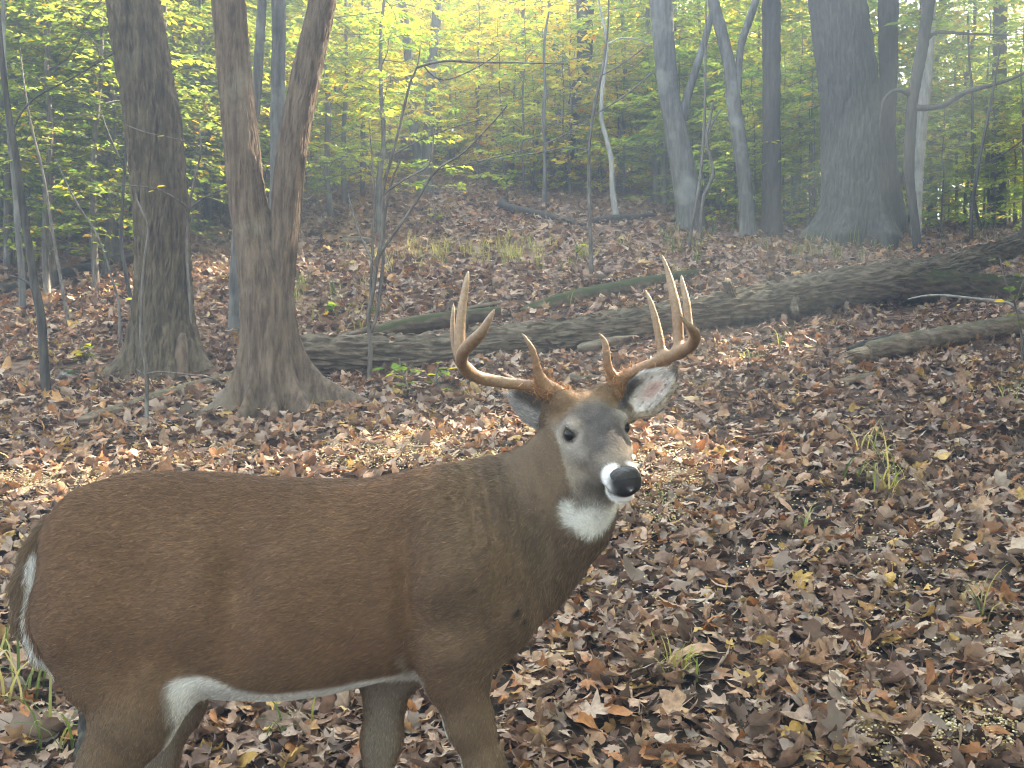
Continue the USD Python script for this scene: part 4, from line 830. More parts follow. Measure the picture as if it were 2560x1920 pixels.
# head frame
F_ = np.array([.27, -.875, -.375]); F_ /= np.linalg.norm(F_)
S_ = np.array([.127, .0345, .017]); S_ -= F_ * (S_ @ F_); S_ /= np.linalg.norm(S_)
U_ = np.cross(S_, F_); U_ = U_ if U_[2] > 0 else -U_
OH = Q(1288, 925, 2.33)
HF = np.stack([S_, U_, F_])
def head_pt(s, u, t): return OH + S_ * s + U_ * u + F_ * t
ht = np.array([(-.150, .020, -.03, -.06), (-.135, .044, .015, -.09), (-.10, .060, .046, -.115), (-.06, .066, .054, -.128), (-.02, .067, .046, -.130), (.015, .063, .036, -.125), (.05, .051, .024, -.110), (.085, .042, .010, -.094), (.115, .038, -.001, -.084), (.145, .0385, -.007, -.080), (.170, .038, -.013, -.077), (.188, .030, -.022, -.066), (.200, .010, -.036, -.050)])
jW, jT, jB = (PchipInterpolator(ht[:, 0], ht[:, i]) for i in (1, 2, 3))
def head(p):
    q = (p - OH) @ HF.T
    t = np.clip(q[:, 2], ht[0, 0], ht[-1, 0]); w, top, bot = jW(t), jT(t), jB(t)
    h = (top - bot) / 2; c = (top + bot) / 2; zz = (q[:, 1] - c) / h
    we = w * (1 - .30 * np.clip(-zz, 0, 1.1) ** 1.5)
    e = (np.abs(q[:, 0] / we) ** 2.3 + np.abs(zz) ** 2.3) ** (1 / 2.3)
    return (e - 1) * np.minimum(we, h) * .9 + np.abs(q[:, 2] - t)
prims.append((head, .03))
EYES = [head_pt(-.0585, -.004, .006), head_pt(.0585, -.004, .006)]
for sg, e in zip((-1, 1), EYES):
    blob(head_pt(sg * .052, .019, .000), (.016, .010, .026), .016, HF)      # brow
    blob(head_pt(sg * .046, -.035, .02), (.018, .02, .045), .02, HF)        # cheek bone
    blob(head_pt(sg * .050, .040, -.075), (.024, .022, .024), .02, HF)
    cone(head_pt(sg * .05, .01, -.10), Q(1350, 893, 2.395) if sg > 0 else Q(1195, 905, 2.40), .035, .026, .02)      # antler pedicle
    blob(head_pt(sg * .040, -.055, -.05), (.03, .055, .06), .03, HF)        # jaw muscle
blob(head_pt(0, -.078, .148), (.029, .015, .036), .010, HF)                  # lower lip

# ears: cupped blades sampled as points
def ear(base, tip, side, normal, W, cup, twist=0.0):
    base, tip = np.asarray(base), np.asarray(tip); ax = tip - base; L = np.linalg.norm(ax); ax /= L
    side = side - ax * (side @ ax); side /= np.linalg.norm(side); nm = np.cross(ax, side)
    if nm @ normal < 0: nm = -nm
    uu, vv = np.meshgrid(np.linspace(0, 1, 60), np.linspace(-1, 1, 61), indexing='ij')
    w = W * (np.interp(uu, [0, .12, .35, .6, .85, 1], [.40, .62, .98, .92, .48, .03]))
    ang = vv * np.interp(uu, [0, .3, 1], [1.9, 1.15, .5]) * cup
    rr = w / np.maximum(np.interp(uu, [0, .3, 1], [1.9, 1.15, .5]) * cup, .2)
    pts = base + ax * (uu * L)[..., None] + side * (np.sin(ang) * rr)[..., None] + nm * ((1 - np.cos(ang)) * rr)[..., None]
    return pts.reshape(-1, 3), nm
er_p, er_n = ear(Q(1350, 893, 2.395), Q(1460, 803, 2.38), np.array([.62, -.1, -.75]), np.array([-.1, -1.0, .1]), .052, .85)
el_p, el_n = ear(Q(1195, 905, 2.40), Q(1104, 852, 2.47), np.array([-.35, .30, -.85]), np.array([-.5, .85, .1]), .050, .80)
EARS = [cKDTree(er_p), cKDTree(el_p)]
def ear_f(tree):
    def f(p):
        d, _ = tree.query(p, distance_upper_bound=.06); return np.where(np.isfinite(d), d, .06) - .0052
    return f
for tr_ in EARS: prims.append((ear_f(tr_), .012))
# tail
tail = [Q(104, 1148, 2.40), Q(74, 1200, 2.38), Q(58, 1270, 2.36), Q(66, 1340, 2.335), Q(100, 1400, 2.315), Q(134, 1446, 2.305)]
chain(tail, [.022, .025, .029, .031, .029, .010], .008)

def sdf(p):
    out = None
    for f, k in prims:
        d = f(p)
        if out is None: out = d
        else:
            h = np.maximum(k - np.abs(out - d), 0) / k
            out = np.minimum(out, d) - h * h * k * .25
    # folds where the neck turns, and slight unevenness of muscle under the coat
    x, y, z = p[:, 0], p[:, 1], p[:, 2]
    U2, V2 = du(p), dv(p)
    g = np.exp(-((U2 - 1085 - (V2 - 1080) * .10) / 70) ** 2 - ((V2 - 1085) / 75) ** 2) * (y < D0)
    out = out + g * .0045 * np.sin((U2 - (V2 - 1050) * .22) / 5.2) + (meshkit.noise(p * 9.0, 21) - .5) * .008
    near = np.clip((D0 - .05 - y) / .08, 0, 1)
    for a, b, ra, rb, h in ((552, 1250, 50, 120, .040), (900, 1240, 26, 120, .020), (1088, 1270, 20, 95, .012), (1020, 1120, 60, 60, .006), (430, 1400, 60, 40, .008)):
        out = out + near * h * np.exp(-((U2 - a) / ra) ** 2 - ((V2 - b) / rb) ** 2)
    return out

def surface(f, lo, hi, h, coarse=4):
    """Surface nets of f = 0 on a grid of spacing h, evaluated only near the surface."""
    lo = np.asarray(lo, float); n = (np.ceil((np.asarray(hi) - lo) / (h * coarse)).astype(int)) * coarse + 1
    c = (n - 1) // coarse + 1
    cg = np.stack(np.meshgrid(*[lo[k] + np.arange(c[k]) * h * coarse for k in range(3)], indexing='ij'), -1)
    cv = f(cg.reshape(-1, 3)).reshape(c)
    near = np.abs(cv) < h * coarse * 2.2
    val = np.repeat(np.repeat(np.repeat(cv, coarse, 0), coarse, 1), coarse, 2)[:n[0], :n[1], :n[2]].copy()
    m = np.zeros(n, bool)
    nz = np.argwhere(near)
    for a in nz:
        s = np.maximum(a * coarse - coarse // 2, 0); e = a * coarse + coarse // 2 + 1
        m[s[0]:e[0], s[1]:e[1], s[2]:e[2]] = True
    idx = np.argwhere(m)
    val[m] = f(lo + idx * h)
    sgn = val < 0
    # cells with a change of sign
    corners = [(i, j, k) for i in (0, 1) for j in (0, 1) for k in (0, 1)]
    cs = sum(sgn[i:n[0] - 1 + i, j:n[1] - 1 + j, k:n[2] - 1 + k].astype(np.int8) for i, j, k in corners)
    cells = np.argwhere((cs > 0) & (cs < 8)); cid = -np.ones(n - 1, int); cid[tuple(cells.T)] = np.arange(len(cells))
    acc = np.zeros((len(cells), 3)); cnt = np.zeros(len(cells))
    for a in corners:
        for ax in range(3):
            if a[ax]: continue
            b = list(a); b[ax] = 1
            va, vb = val[tuple((cells + a).T)], val[tuple((cells + b).T)]
            x = (va < 0) != (vb < 0); t = np.where(x, va / np.where(x, va - vb, 1), 0)
            pt = np.array(a, float) + np.zeros((len(cells), 3)); pt[:, ax] += t
            acc += pt * x[:, None]; cnt += x
    V = lo + (cells + acc / cnt[:, None]) * h
    F = []
    for ax in range(3):
        o1, o2 = (ax + 1) % 3, (ax + 2) % 3
        s0 = [slice(0, n[k]) for k in range(3)]; s1 = list(s0); s0[ax] = slice(0, n[ax] - 1); s1[ax] = slice(1, n[ax])
        ch = np.argwhere(sgn[tuple(s0)] != sgn[tuple(s1)])
        ch = ch[(ch[:, o1] > 0) & (ch[:, o2] > 0) & (ch[:, o1] < n[o1] - 1) & (ch[:, o2] < n[o2] - 1)]
        e1, e2 = np.eye(3, dtype=int)[o1], np.eye(3, dtype=int)[o2]
        qd = np.stack([cid[tuple((ch - e1 - e2).T)], cid[tuple((ch - e2).T)], cid[tuple(ch.T)], cid[tuple((ch - e1).T)]], 1)
        inside = sgn[tuple(ch.T)]
        qd[~inside] = qd[~inside][:, ::-1]
        F.append(qd)
    F = np.vstack(F); F = F[(F >= 0).all(1)]
    return V, np.vstack([F[:, [0, 1, 2]], F[:, [0, 2, 3]]])

def snap(f, V, it=2):
    for _ in range(it):
        e = 1e-3; g = np.stack([(f(V + np.eye(3)[k] * e) - f(V - np.eye(3)[k] * e)) / (2 * e) for k in range(3)], 1)
        L = np.linalg.norm(g, axis=1, keepdims=True); d = f(V)[:, None]
        V = V - np.clip(d / np.maximum(L, .3), -.004, .004) * g / np.maximum(L, 1e-6)
    return V, g / np.maximum(L, 1e-9)

BV, BF = surface(sdf, [-1.22, 2.10, -.02], [.46, 2.72, 1.27], .0068)
comp = trimesh.Trimesh(BV, BF, process=False).split(only_watertight=False)
comp = max(comp, key=lambda c: len(c.faces)); BV, BF = np.array(comp.vertices), np.array(comp.faces)
BV, BN = snap(sdf, BV, 2)

# ---------------------------------------------------------------- coat colours, where the coat has them
def lerp(a, b, t): return a + (np.asarray(b) - a) * np.clip(t, 0, 1)[:, None]
def sm(x, a, b): t = np.clip((x - a) / (b - a), 0, 1); return t * t * (3 - 2 * t)
BROWN, BACK, GREY, TAN, WHITE = (.238, .133, .072), (.205, .112, .060), (.208, .142, .094), (.235, .158, .096), (.74, .71, .66)
vb_ = PchipInterpolator([380, 430, 480, 560, 620, 700, 800, 900, 960], [1475, 1432, 1428, 1456, 1470, 1463, 1449, 1437, 1432])
def coat(p, n):
    U2, V2 = du(p), dv(p)
    q = (p - OH) @ HF.T; s, u, t = q.T
    nz = meshkit.fbm(p * 14, 3, 5) - .5
    c = np.tile(BROWN, (len(p), 1)).astype(float)
    c = lerp(c, BACK, sm(1150 - V2, 0, 110) * sm(-U2, -1130, -900))
    c = lerp(c, (.220, .140, .084), sm(U2, 860, 1020))
    c = lerp(c, GREY, sm(U2 + (1150 - V2) * .6, 1060, 1170) * sm(-V2, -1340, -1200))
    c = lerp(c, (.245, .150, .082), sm(V2, 1360, 1440) * sm(-U2, -950, -850) * .7)
    leg = sm(V2, 1440, 1520)
    c = lerp(c, TAN, leg * .85)
    # white belly, inner legs
    vb = vb_(np.clip(U2, 380, 960)) - 9
    belly = sm(V2 + nz * 14, vb - 6, vb + 9) * sm(U2, 395, 430) * sm(-U2, -935, -905) * np.where(U2 > 740, sm(-V2, -1482, -1470), V2 < 1530)
    near = p[:, 1] < 2.425
    inner = np.where(near, n[:, 1], -n[:, 1])
    lw = sm(V2, 1425, 1470) * sm(inner, np.where(near, .12, .35), np.where(near, .38, .9))
    c = lerp(c, (.60, .55, .47), lw * np.where(near, 1, .38)); c = lerp(c, WHITE, belly)
    e1 = np.where((U2 > 860) & (U2 < 1110), -n[:, 0] * .9 + n[:, 1] * .5, np.where(U2 < 480, n[:, 0] * .9 + n[:, 1] * .5, -1))
    c = lerp(c, (.62, .58, .51), sm(e1, .50, .74) * sm(V2, 1445, 1475) * near)
    # armpit line
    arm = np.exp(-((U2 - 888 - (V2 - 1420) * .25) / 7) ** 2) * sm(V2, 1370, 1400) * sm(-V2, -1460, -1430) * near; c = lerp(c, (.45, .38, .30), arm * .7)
    # throat patch
    th = np.linalg.norm((p - Q(1288, 1102, 2.25)) / [.074, .11, .068], axis=1) + nz * .55
    c = lerp(c, WHITE, sm(-th, -1.12, -.88) * sm(-u, .106, .120))
    # tail
    tl = cKDTree(np.vstack([tail[i] + (tail[i + 1] - tail[i]) * k for i in range(5) for k in np.linspace(0, 1, 8)])).query(p)[0] < .036
    tl &= U2 < 152
    tside = (p[:, 0] - np.interp(V2, [1150, 1200, 1235, 1270, 1310, 1340, 1400, 1446], [tail[0][0] + .01, tail[1][0] - .006, tail[1][0] - .006, tail[2][0] + .010, tail[2][0] + .014, tail[3][0] - .002, tail[4][0] - .022, tail[5][0] - .03]))
    tc = lerp(np.tile((.20, .125, .07), (len(p), 1)), WHITE, sm(tside + nz * .012, 0, .008))
    c = np.where(tl[:, None], tc, c)
    # head
    hd = (t > -.16) & (np.abs(s) < .085) & (u > -.145 - .0 * t) & (t < .22) & (np.linalg.norm(p - Q(1285, 950, 2.32), axis=1) < .235)
    w = hd * sm(t, -.115, -.045) * sm(u, -.15, -.12)
    f = np.tile((.185, .152, .126), (len(p), 1))
    f = lerp(f, (.30, .245, .19), sm(-u, .02, .07) * sm(.11 - t, 0, .06) * .7)              # cheeks
    f = lerp(f, (.095, .082, .078), np.exp(-(s / .045) ** 4) * sm(u, -.03, .0) * sm(t, -.045, .0) * sm(-t, -.135, -.09))  # dark forehead and bridge
    f = lerp(f, (.215, .135, .078), sm(-t, .022, .055) * sm(u, -.02, .02))                   # rusty crown
    for e in EYES:
        dd = np.linalg.norm((p - e) @ HF.T / [1, 1, 1.25], axis=1)
        f = lerp(f, (.42, .37, .32), np.exp(-((dd - .0265) / .008) ** 2) * .55); f = lerp(f, (.035, .028, .025), sm(-dd, -.0200, -.0172))
    f = lerp(f, (.40, .37, .34), np.exp(-((t - .05) / .02) ** 2 - ((u + .025) / .014) ** 2) * .25)
    f = lerp(f, (.20, .165, .135), sm(t, .085, .11) * .7)
    ring = sm(t + np.abs(s) * .25 - u * .10 + nz * .022, .145, .157) * np.clip(sm(np.abs(s), .006, .016) + sm(-u, .02, .03), 0, 1)
    f = lerp(f, (.62, .60, .58), ring)
    f = lerp(f, (.03, .026, .026), sm(np.linalg.norm((p - head_pt(0, -.040, .172)) @ HF.T / [.0322, .0285, .029], axis=1) * -1, -1.15, -1.0))
    f = lerp(f, (.72, .69, .65), sm(-u, .066, .076) * sm(t, .095, .125))
    f = lerp(f, (.04, .035, .033), np.exp(-(((t - .162) / .012) ** 2 + ((u + .062) / .010) ** 2)) * 1.2)  # dark corner of the mouth
    f = f * (1 + (meshkit.fbm(p * 55, 3, 15) - .5)[:, None] * .7)
    f = f * 1.42
    c = c * (1 - w[:, None]) + f * w[:, None]
    # ears
    for k, (tree, pts, nm) in enumerate(((EARS[0], er_p, er_n), (EARS[1], el_p, el_n))):
        d, i = tree.query(p, distance_upper_bound=.012); on = np.isfinite(d) & (np.abs(s) > .055)
        iu = np.clip(i, 0, 3659) // 61 / 59.0; iv = (np.clip(i, 0, 3659) % 61) / 30.0 - 1
        ins = (n @ nm) > .05
        inn = lerp(np.tile((.72, .66, .62), (len(p), 1)), (.62, .40, .36), np.exp(-((iu - .55) / .22) ** 2 - ((iv + .05) / .35) ** 2))
        inn = lerp(inn, (.50, .40, .30), sm(iv, .35, .8)); inn = lerp(inn, (.13, .11, .10), sm(-iv, .45, .75) * sm(.62 - iu, 0, .3)); inn = lerp(inn, (.14, .12, .11), sm(iu, .88, .97))
        ex = lerp(np.tile((.15, .125, .11), (len(p), 1)), (.46, .43, .40), np.clip((k == 1) * (sm(dv(p) - (905 - (1195 - du(p)) * .58), -4, 10) + sm(iu, .86, .95)), 0, 1))
        e = np.where(ins[:, None], inn, ex); c = np.where(on[:, None], e, c)
    # two small dark scars on the shoulder, faint dark streaks along the neck
    for (a, b, ra, rb) in ((1118, 1284, 6, 11), (1133, 1303, 5, 6), (1032, 1235, 4, 4), (1098, 1215, 4, 4)):
        c = lerp(c, (.03, .022, .018), np.exp(-((U2 - a + (V2 - b) * .5) / ra) ** 2 - ((V2 - b) / rb) ** 2) * near * 1.1)
    st = (meshkit.noise(np.stack([(U2 - V2 * .25) * .09, V2 * .012, U2 * 0], -1), 8) - .5) * sm(U2, 1000, 1080) * (1 - w) * .35
    bright = c.max(1) > .55
    c = c * np.where(bright, .82, .60)[:, None]
    return np.clip(c * (1 + nz[:, None] * .35 + st[:, None]), .01, .9)

M['coat'] = usdkit.material(stage, '/World/Looks/coat', {"a": ("attribute", {"attribute": "col"}), "g": ("geometry", {}), "n": ("noise_texture", {"scale": 160.0, "detail": 3}), "b": ("bump", {"strength": .5, "distance": .004}), "p": ("principled_bsdf", {"roughness": .85, "specular_ior_level": .15})},
    [("a.color", "p.base_color"), ("g.position", "n.vector"), ("n.fac", "b.height"), ("b.normal", "p.normal")], surface="p.BSDF")
M['hair'] = usdkit.material(stage, '/World/Looks/hair', {"a": ("attribute", {"attribute": "col"}), "p": ("principled_bsdf", {"roughness": .55, "specular_ior_level": .25})}, [("a.color", "p.base_color")], surface="p.BSDF")

dp = np.array([Q(600, 1250)[0], D0, 0.0]); dp[2] = float(ground_z(dp[0], dp[1]))
deer = thing('deer', 'brown buck with tall antlers standing side-on and looking towards the camera', 'deer', loc=dp)
body = obj('body', (BV - dp, BF), M['coat'], deer)
primvar(body, 'col', coat(BV, BN))

# fur: short hairs lying along the coat
hr = np.random.default_rng(9)
tri = BV[BF]; ar = np.linalg.norm(np.cross(tri[:, 1] - tri[:, 0], tri[:, 2] - tri[:, 0]), axis=1) / 2
fc = tri.mean(1); fn = np.cross(tri[:, 1] - tri[:, 0], tri[:, 2] - tri[:, 0]); fn /= np.linalg.norm(fn, axis=1, keepdims=True) + 1e-12
wgt = ar * np.where(fn[:, 1] > .45, .25, 1.0)
hq = (fc - OH) @ HF.T
wgt *= (1 + 2.0 * sm(.27 - np.linalg.norm(fc - Q(1285, 940, 2.3), axis=1), 0, .15)) * np.where(fc[:, 2] < .28, .35, 1.0)
wgt[(hq[:, 2] > .178) & (np.abs(hq[:, 0]) < .05)] = 0
for e in EYES: wgt[np.linalg.norm(fc - e, axis=1) < .0195] = 0
NH = 260000
pick = hr.choice(len(BF), NH, p=wgt / wgt.sum())
a, b = hr.random(NH), hr.random(NH); fl_ = a + b > 1; a[fl_], b[fl_] = 1 - a[fl_], 1 - b[fl_]
root = tri[pick, 0] + (tri[pick, 1] - tri[pick, 0]) * a[:, None] + (tri[pick, 2] - tri[pick, 0]) * b[:, None]
nrm = (BN[BF[pick, 0]] * (1 - a - b)[:, None] + BN[BF[pick, 1]] * a[:, None] + BN[BF[pick, 2]] * b[:, None]); nrm /= np.linalg.norm(nrm, axis=1, keepdims=True)
U2, V2 = du(root), dv(root); q = (root - OH) @ HF.T
flow = np.tile([-1.0, 0, -.32], (NH, 1))
def mixin(d, w):
    global flow
    flow = flow * (1 - w[:, None]) + np.asarray(d, float) * w[:, None]
mixin([-.55, .1, -.75], sm(U2 + (1150 - V2) * .5, 930, 1230))
mixin([-.25, 0, -1], sm(V2, 1400, 1500))
mixin([-.5, 0, -.9], sm(-U2, -140, -80))
ish = sm(q[:, 2], -.12, -.05) * sm(.25 - np.linalg.norm(root - Q(1285, 950, 2.32), axis=1), 0, .10)
mixin(-F_ - U_ * .25, ish)
ton = cKDTree(np.array(tail)).query(root)[0] < .06
mixin([.05, -.1, -1.0], (ton & (U2 < 150)).astype(float))
for tree, ax in ((EARS[0], Q(1460, 803, 2.38) - Q(1350, 893, 2.395)), (EARS[1], Q(1104, 852, 2.47) - Q(1195, 905, 2.40))):
    mixin(ax / np.linalg.norm(ax), (np.isfinite(tree.query(root, distance_upper_bound=.012)[0]) & (np.abs(q[:, 0]) > .06)).astype(float))
flow += hr.normal(0, .30, (NH, 3)) + (np.stack([meshkit.noise(root * 22 + k * 9, 40 + k) for k in range(3)], 1) - .5) * .5
flow -= nrm * (flow * nrm).sum(1, keepdims=True); flow /= np.linalg.norm(flow, axis=1, keepdims=True) + 1e-9
onear = np.isfinite(EARS[0].query(root, distance_upper_bound=.012)[0]) | np.isfinite(EARS[1].query(root, distance_upper_bound=.012)[0])
Lh = .0135 + 0 * U2
Lh = np.where(V2 > 1440, .011, Lh); Lh = np.where(U2 + (1150 - V2) * .5 > 1120, .016, Lh); Lh = Lh * (1 - ish) + .0075 * ish; Lh = np.where(onear, .011, Lh)
th_ = np.linalg.norm((root - Q(1285, 1112, 2.25)) / [.08, .12, .06], axis=1) < 1; Lh = np.where(th_, .013, Lh)
Lh = np.where(ton & (U2 < 150),   .028, Lh) * hr.uniform(.6, 1.25, NH)
lift_ = np.where(ish > .5, .22, .30) * hr.uniform(.5, 1.5, NH)
ts = np.array([0, .34, .68, 1.0])
pts = root[:, None] - nrm[:, None] * .001 + flow[:, None] * (Lh[:, None] * ts)[..., None] + nrm[:, None] * (Lh * lift_)[:, None, None] * (ts * (1.35 - .55 * ts))[None, :, None]
hc = coat(root, nrm) * (np.exp(hr.normal(0, .38, NH)))[:, None] * 1.05
wd = np.where(ish > .5, .00044, .00066) * hr.uniform(.7, 1.2, NH)
fur = UsdGeom.BasisCurves.Define(stage, str(body.GetPath()) + '/fur')
fur.CreateTypeAttr('cubic'); fur.CreateBasisAttr('catmullRom'); fur.CreateWrapAttr('pinned')
fur.CreatePointsAttr(Vt.Vec3fArray.FromNumpy((pts - dp).reshape(-1, 3).astype(np.float32)))
fur.CreateCurveVertexCountsAttr(Vt.IntArray.FromNumpy(np.full(NH, 4, np.int32)))
fur.CreateWidthsAttr(Vt.FloatArray.FromNumpy((wd[:, None] * np.array([1, .95, .75, .25])).ravel().astype(np.float32))); fur.SetWidthsInterpolation('vertex')
primvar(fur, 'col', np.clip(hc, .006, .92), 'uniform')
UsdShade.MaterialBindingAPI.Apply(fur.GetPrim()).Bind(M['hair'])

# eyes, nose
M['eye'] = usdkit.material(stage, '/World/Looks/eye', {"p": ("principled_bsdf", {"base_color": (.006, .004, .004), "roughness": .04, "specular_ior_level": .35})}, [], surface="p.BSDF")
M['nose'] = usdkit.material(stage, '/World/Looks/nose', {"g": ("geometry", {}), "n": ("voronoi_texture", {"scale": 420.0}), "b": ("bump", {"strength": .35, "distance": .002}), "p": ("principled_bsdf", {"base_color": (.022, .019, .019), "roughness": .38, "specular_ior_level": .35})},
    [("g.position", "n.vector"), ("n.distance", "b.height"), ("b.normal", "p.normal")], surface="p.BSDF")
for e in EYES:
    s_ = trimesh.creation.icosphere(3, .0148); obj('eye', (s_.vertices @ np.diag([1, 1, 1]) + e - dp, s_.faces), M['eye'], deer)
NC = head_pt(0, -.040, .172)
def nose_f(p):
    q = (p - NC) @ HF.T
    e = (np.abs(q[:, 0] / (.0308 * (1 + .22 * np.clip(q[:, 1] / .03, -1, .4)))) ** 2.4 + np.abs((q[:, 1] - .002) / .0272) ** 2.4 + np.abs((q[:, 2] + .006) / .025) ** 2.4) ** (1 / 2.4)
    d = (e - 1) * .025 - .0012 * (meshkit.noise(q * 260, 2) - .5)
    for sg in (-1, 1):
        n_ = np.linalg.norm((q - [sg * .020, -.003, .017]) / [.0095, .0085, .020], axis=1); d = np.maximum(d, -(n_ - 1) * .0075)
        n_ = np.linalg.norm((q - [sg * .030, -.010, .010]) / [.006, .0045, .012], axis=1); d = np.maximum(d, -(n_ - 1) * .0045)
    d = np.maximum(d, -(np.linalg.norm(np.stack([q[:, 0] / .0022, (q[:, 1] + .022) / .012], 1), axis=1) - 1) * .0022)
    return d
nv, nf = surface(nose_f, NC - .055, NC + .055, .0018, 2)
obj('nose', (nv - dp, nf), M['nose'], deer)

# antlers
M['antler'] = usdkit.material(stage, '/World/Looks/antler', {"a": ("attribute", {"attribute": "col"}), "g": ("geometry", {}), "n": ("noise_texture", {"scale": 140.0, "detail": 4, "roughness": .65}), "r": ("rgb_ramp", {"ramp": [(.32, (.78, .75, .72)), (.68, (1.15, 1.15, 1.15))]}), "mu": ("mix_color", {"blend_type": "multiply", "fac": 1.0}),
    "b": ("bump", {"strength": .5, "distance": .003}), "p": ("principled_bsdf", {"roughness": .48, "specular_ior_level": .4})}, [("g.position", "n.vector"), ("n.fac", "r.fac"), ("a.color", "mu.a"), ("r.color", "mu.b"), ("mu.result", "p.base_color"), ("n.fac", "b.height"), ("b.normal", "p.normal")], surface="p.BSDF")
def antler(branches, side):
    segs = []
    for br in branches:
        pts = np.array([P(u, v, d) for u, v, w, d in br]); rad = np.array([w / FPX * d / 2 * 1.06 for u, v, w, d in br])
        t, c, r = resample(pts, rad, .008)
        segs.append((c, r))
    allp = np.vstack([s[0] for s in segs]); allr = np.concatenate([s[1] for s in segs])
    def f(p):
        out = None
        for c, r in segs:
            tr = cKDTree(c); d, i = tr.query(p, k=2)
            w = (1 / np.maximum(d, 1e-5)); w /= w.sum(1, keepdims=True)
            # distance to the polyline between the two nearest samples
            a, b = c[i[:, 0]], c[i[:, 1]]; ba = b - a; h = np.clip(((p - a) * ba).sum(1) / np.maximum((ba * ba).sum(1), 1e-12), 0, 1)
            dd = np.linalg.norm(p - a - ba * h[:, None], axis=1) - (r[i[:, 0]] * (1 - h) + r[i[:, 1]] * h)
            if out is None: out = dd
            else:
                k = .014; hh = np.maximum(k - np.abs(out - dd), 0) / k; out = np.minimum(out, dd) - hh * hh * k * .25
        base = segs[0][0][0]; nb = np.linalg.norm(p - base, axis=1)
        return out - np.exp(-(nb / .02) ** 2) * .004 - (meshkit.noise(p * 120, 3) - .5) * .0035 * np.exp(-nb / .16) - (meshkit.noise(p * 45, 4) - .5) * .0012
    lo, hi = allp.min(0) - .03, allp.max(0) + .03
    V, F = surface(f, lo, hi, .0032, 4)
    nb = np.linalg.norm(V - segs[0][0][0], axis=1)
    tipness = np.zeros(len(V))
    for c, r in segs:
        d = np.linalg.norm(V - c[-1], axis=1); tipness = np.maximum(tipness, np.exp(-(d / .05) ** 2))
    col = lerp(np.tile((.235, .15, .092), (len(V), 1)), (.235, .13, .068), np.exp(-(nb / .13) ** 2))
    col = lerp(col, (.37, .275, .195), tipness * .8)
    m = obj('antler', (V - dp, F), M['antler'], deer); primvar(m, 'col', col)
    return V, F, segs, m
A1 = antler([[(1411, 1000, 44, 2.385), (1377, 977, 42, 2.39), (1341, 967, 32, 2.40), (1293, 961, 26, 2.405), (1245, 954, 28, 2.40), (1196, 943, 31, 2.38), (1168, 925, 30, 2.345), (1153, 902, 29, 2.30), (1158, 881, 31, 2.26), (1177, 859, 31, 2.225), (1204, 830, 25, 2.19), (1223, 798, 17, 2.17), (1236, 773, 6, 2.16)],
    [(1163, 922, 26, 2.355), (1149, 885, 27, 2.36), (1149, 849, 27, 2.365), (1153, 789, 23, 2.375), (1160, 740, 19, 2.385), (1166, 704, 14, 2.39), (1170, 679, 6, 2.395)],
    [(1165, 928, 20, 2.375), (1146, 900, 15, 2.39), (1134, 861, 13, 2.40), (1131, 813, 12, 2.41), (1133, 778, 9, 2.415), (1134, 757, 4, 2.42)],
    [(1360, 968, 40, 2.39), (1351, 948, 32, 2.38), (1343, 921, 20, 2.37), (1332, 876, 15, 2.355), (1318, 851, 11, 2.345), (1304, 832, 4, 2.34)],
    [(1302, 962, 14, 2.415), (1278, 945, 10, 2.43), (1254, 932, 4, 2.44)]], -1)
A2 = antler([[(1538, 985, 44, 2.40), (1546, 957, 40, 2.40), (1582, 934, 33, 2.40), (1630, 911, 30, 2.395), (1668, 893, 28, 2.38), (1706, 876, 29, 2.345), (1730, 862, 28, 2.30), (1738, 846, 26, 2.26), (1733, 828, 22, 2.225), (1720, 812, 16, 2.20), (1708, 798, 11, 2.19), (1697, 786, 4, 2.18)],
    [(1660, 895, 24, 2.385), (1655, 880, 22, 2.39), (1650, 853, 21, 2.395), (1640, 803, 18, 2.405), (1627, 757, 13, 2.41), (1612, 724, 4, 2.415)],
    [(1700, 880, 26, 2.36), (1698, 860, 26, 2.365), (1696, 835, 26, 2.37), (1693, 790, 25, 2.375), (1684, 739, 22, 2.385), (1670, 681, 14, 2.395), (1653, 634, 4, 2.40)],
    [(1732, 858, 20, 2.33), (1731, 845, 20, 2.335), (1723, 815, 20, 2.345), (1716, 752, 17, 2.36), (1708, 714, 13, 2.37), (1703, 689, 6, 2.375)],
    [(1538, 962, 30, 2.395), (1532, 940, 24, 2.385), (1519, 914, 20, 2.375), (1516, 878, 18, 2.365), (1511, 853, 14, 2.36), (1497, 834, 5, 2.35)]], 1)
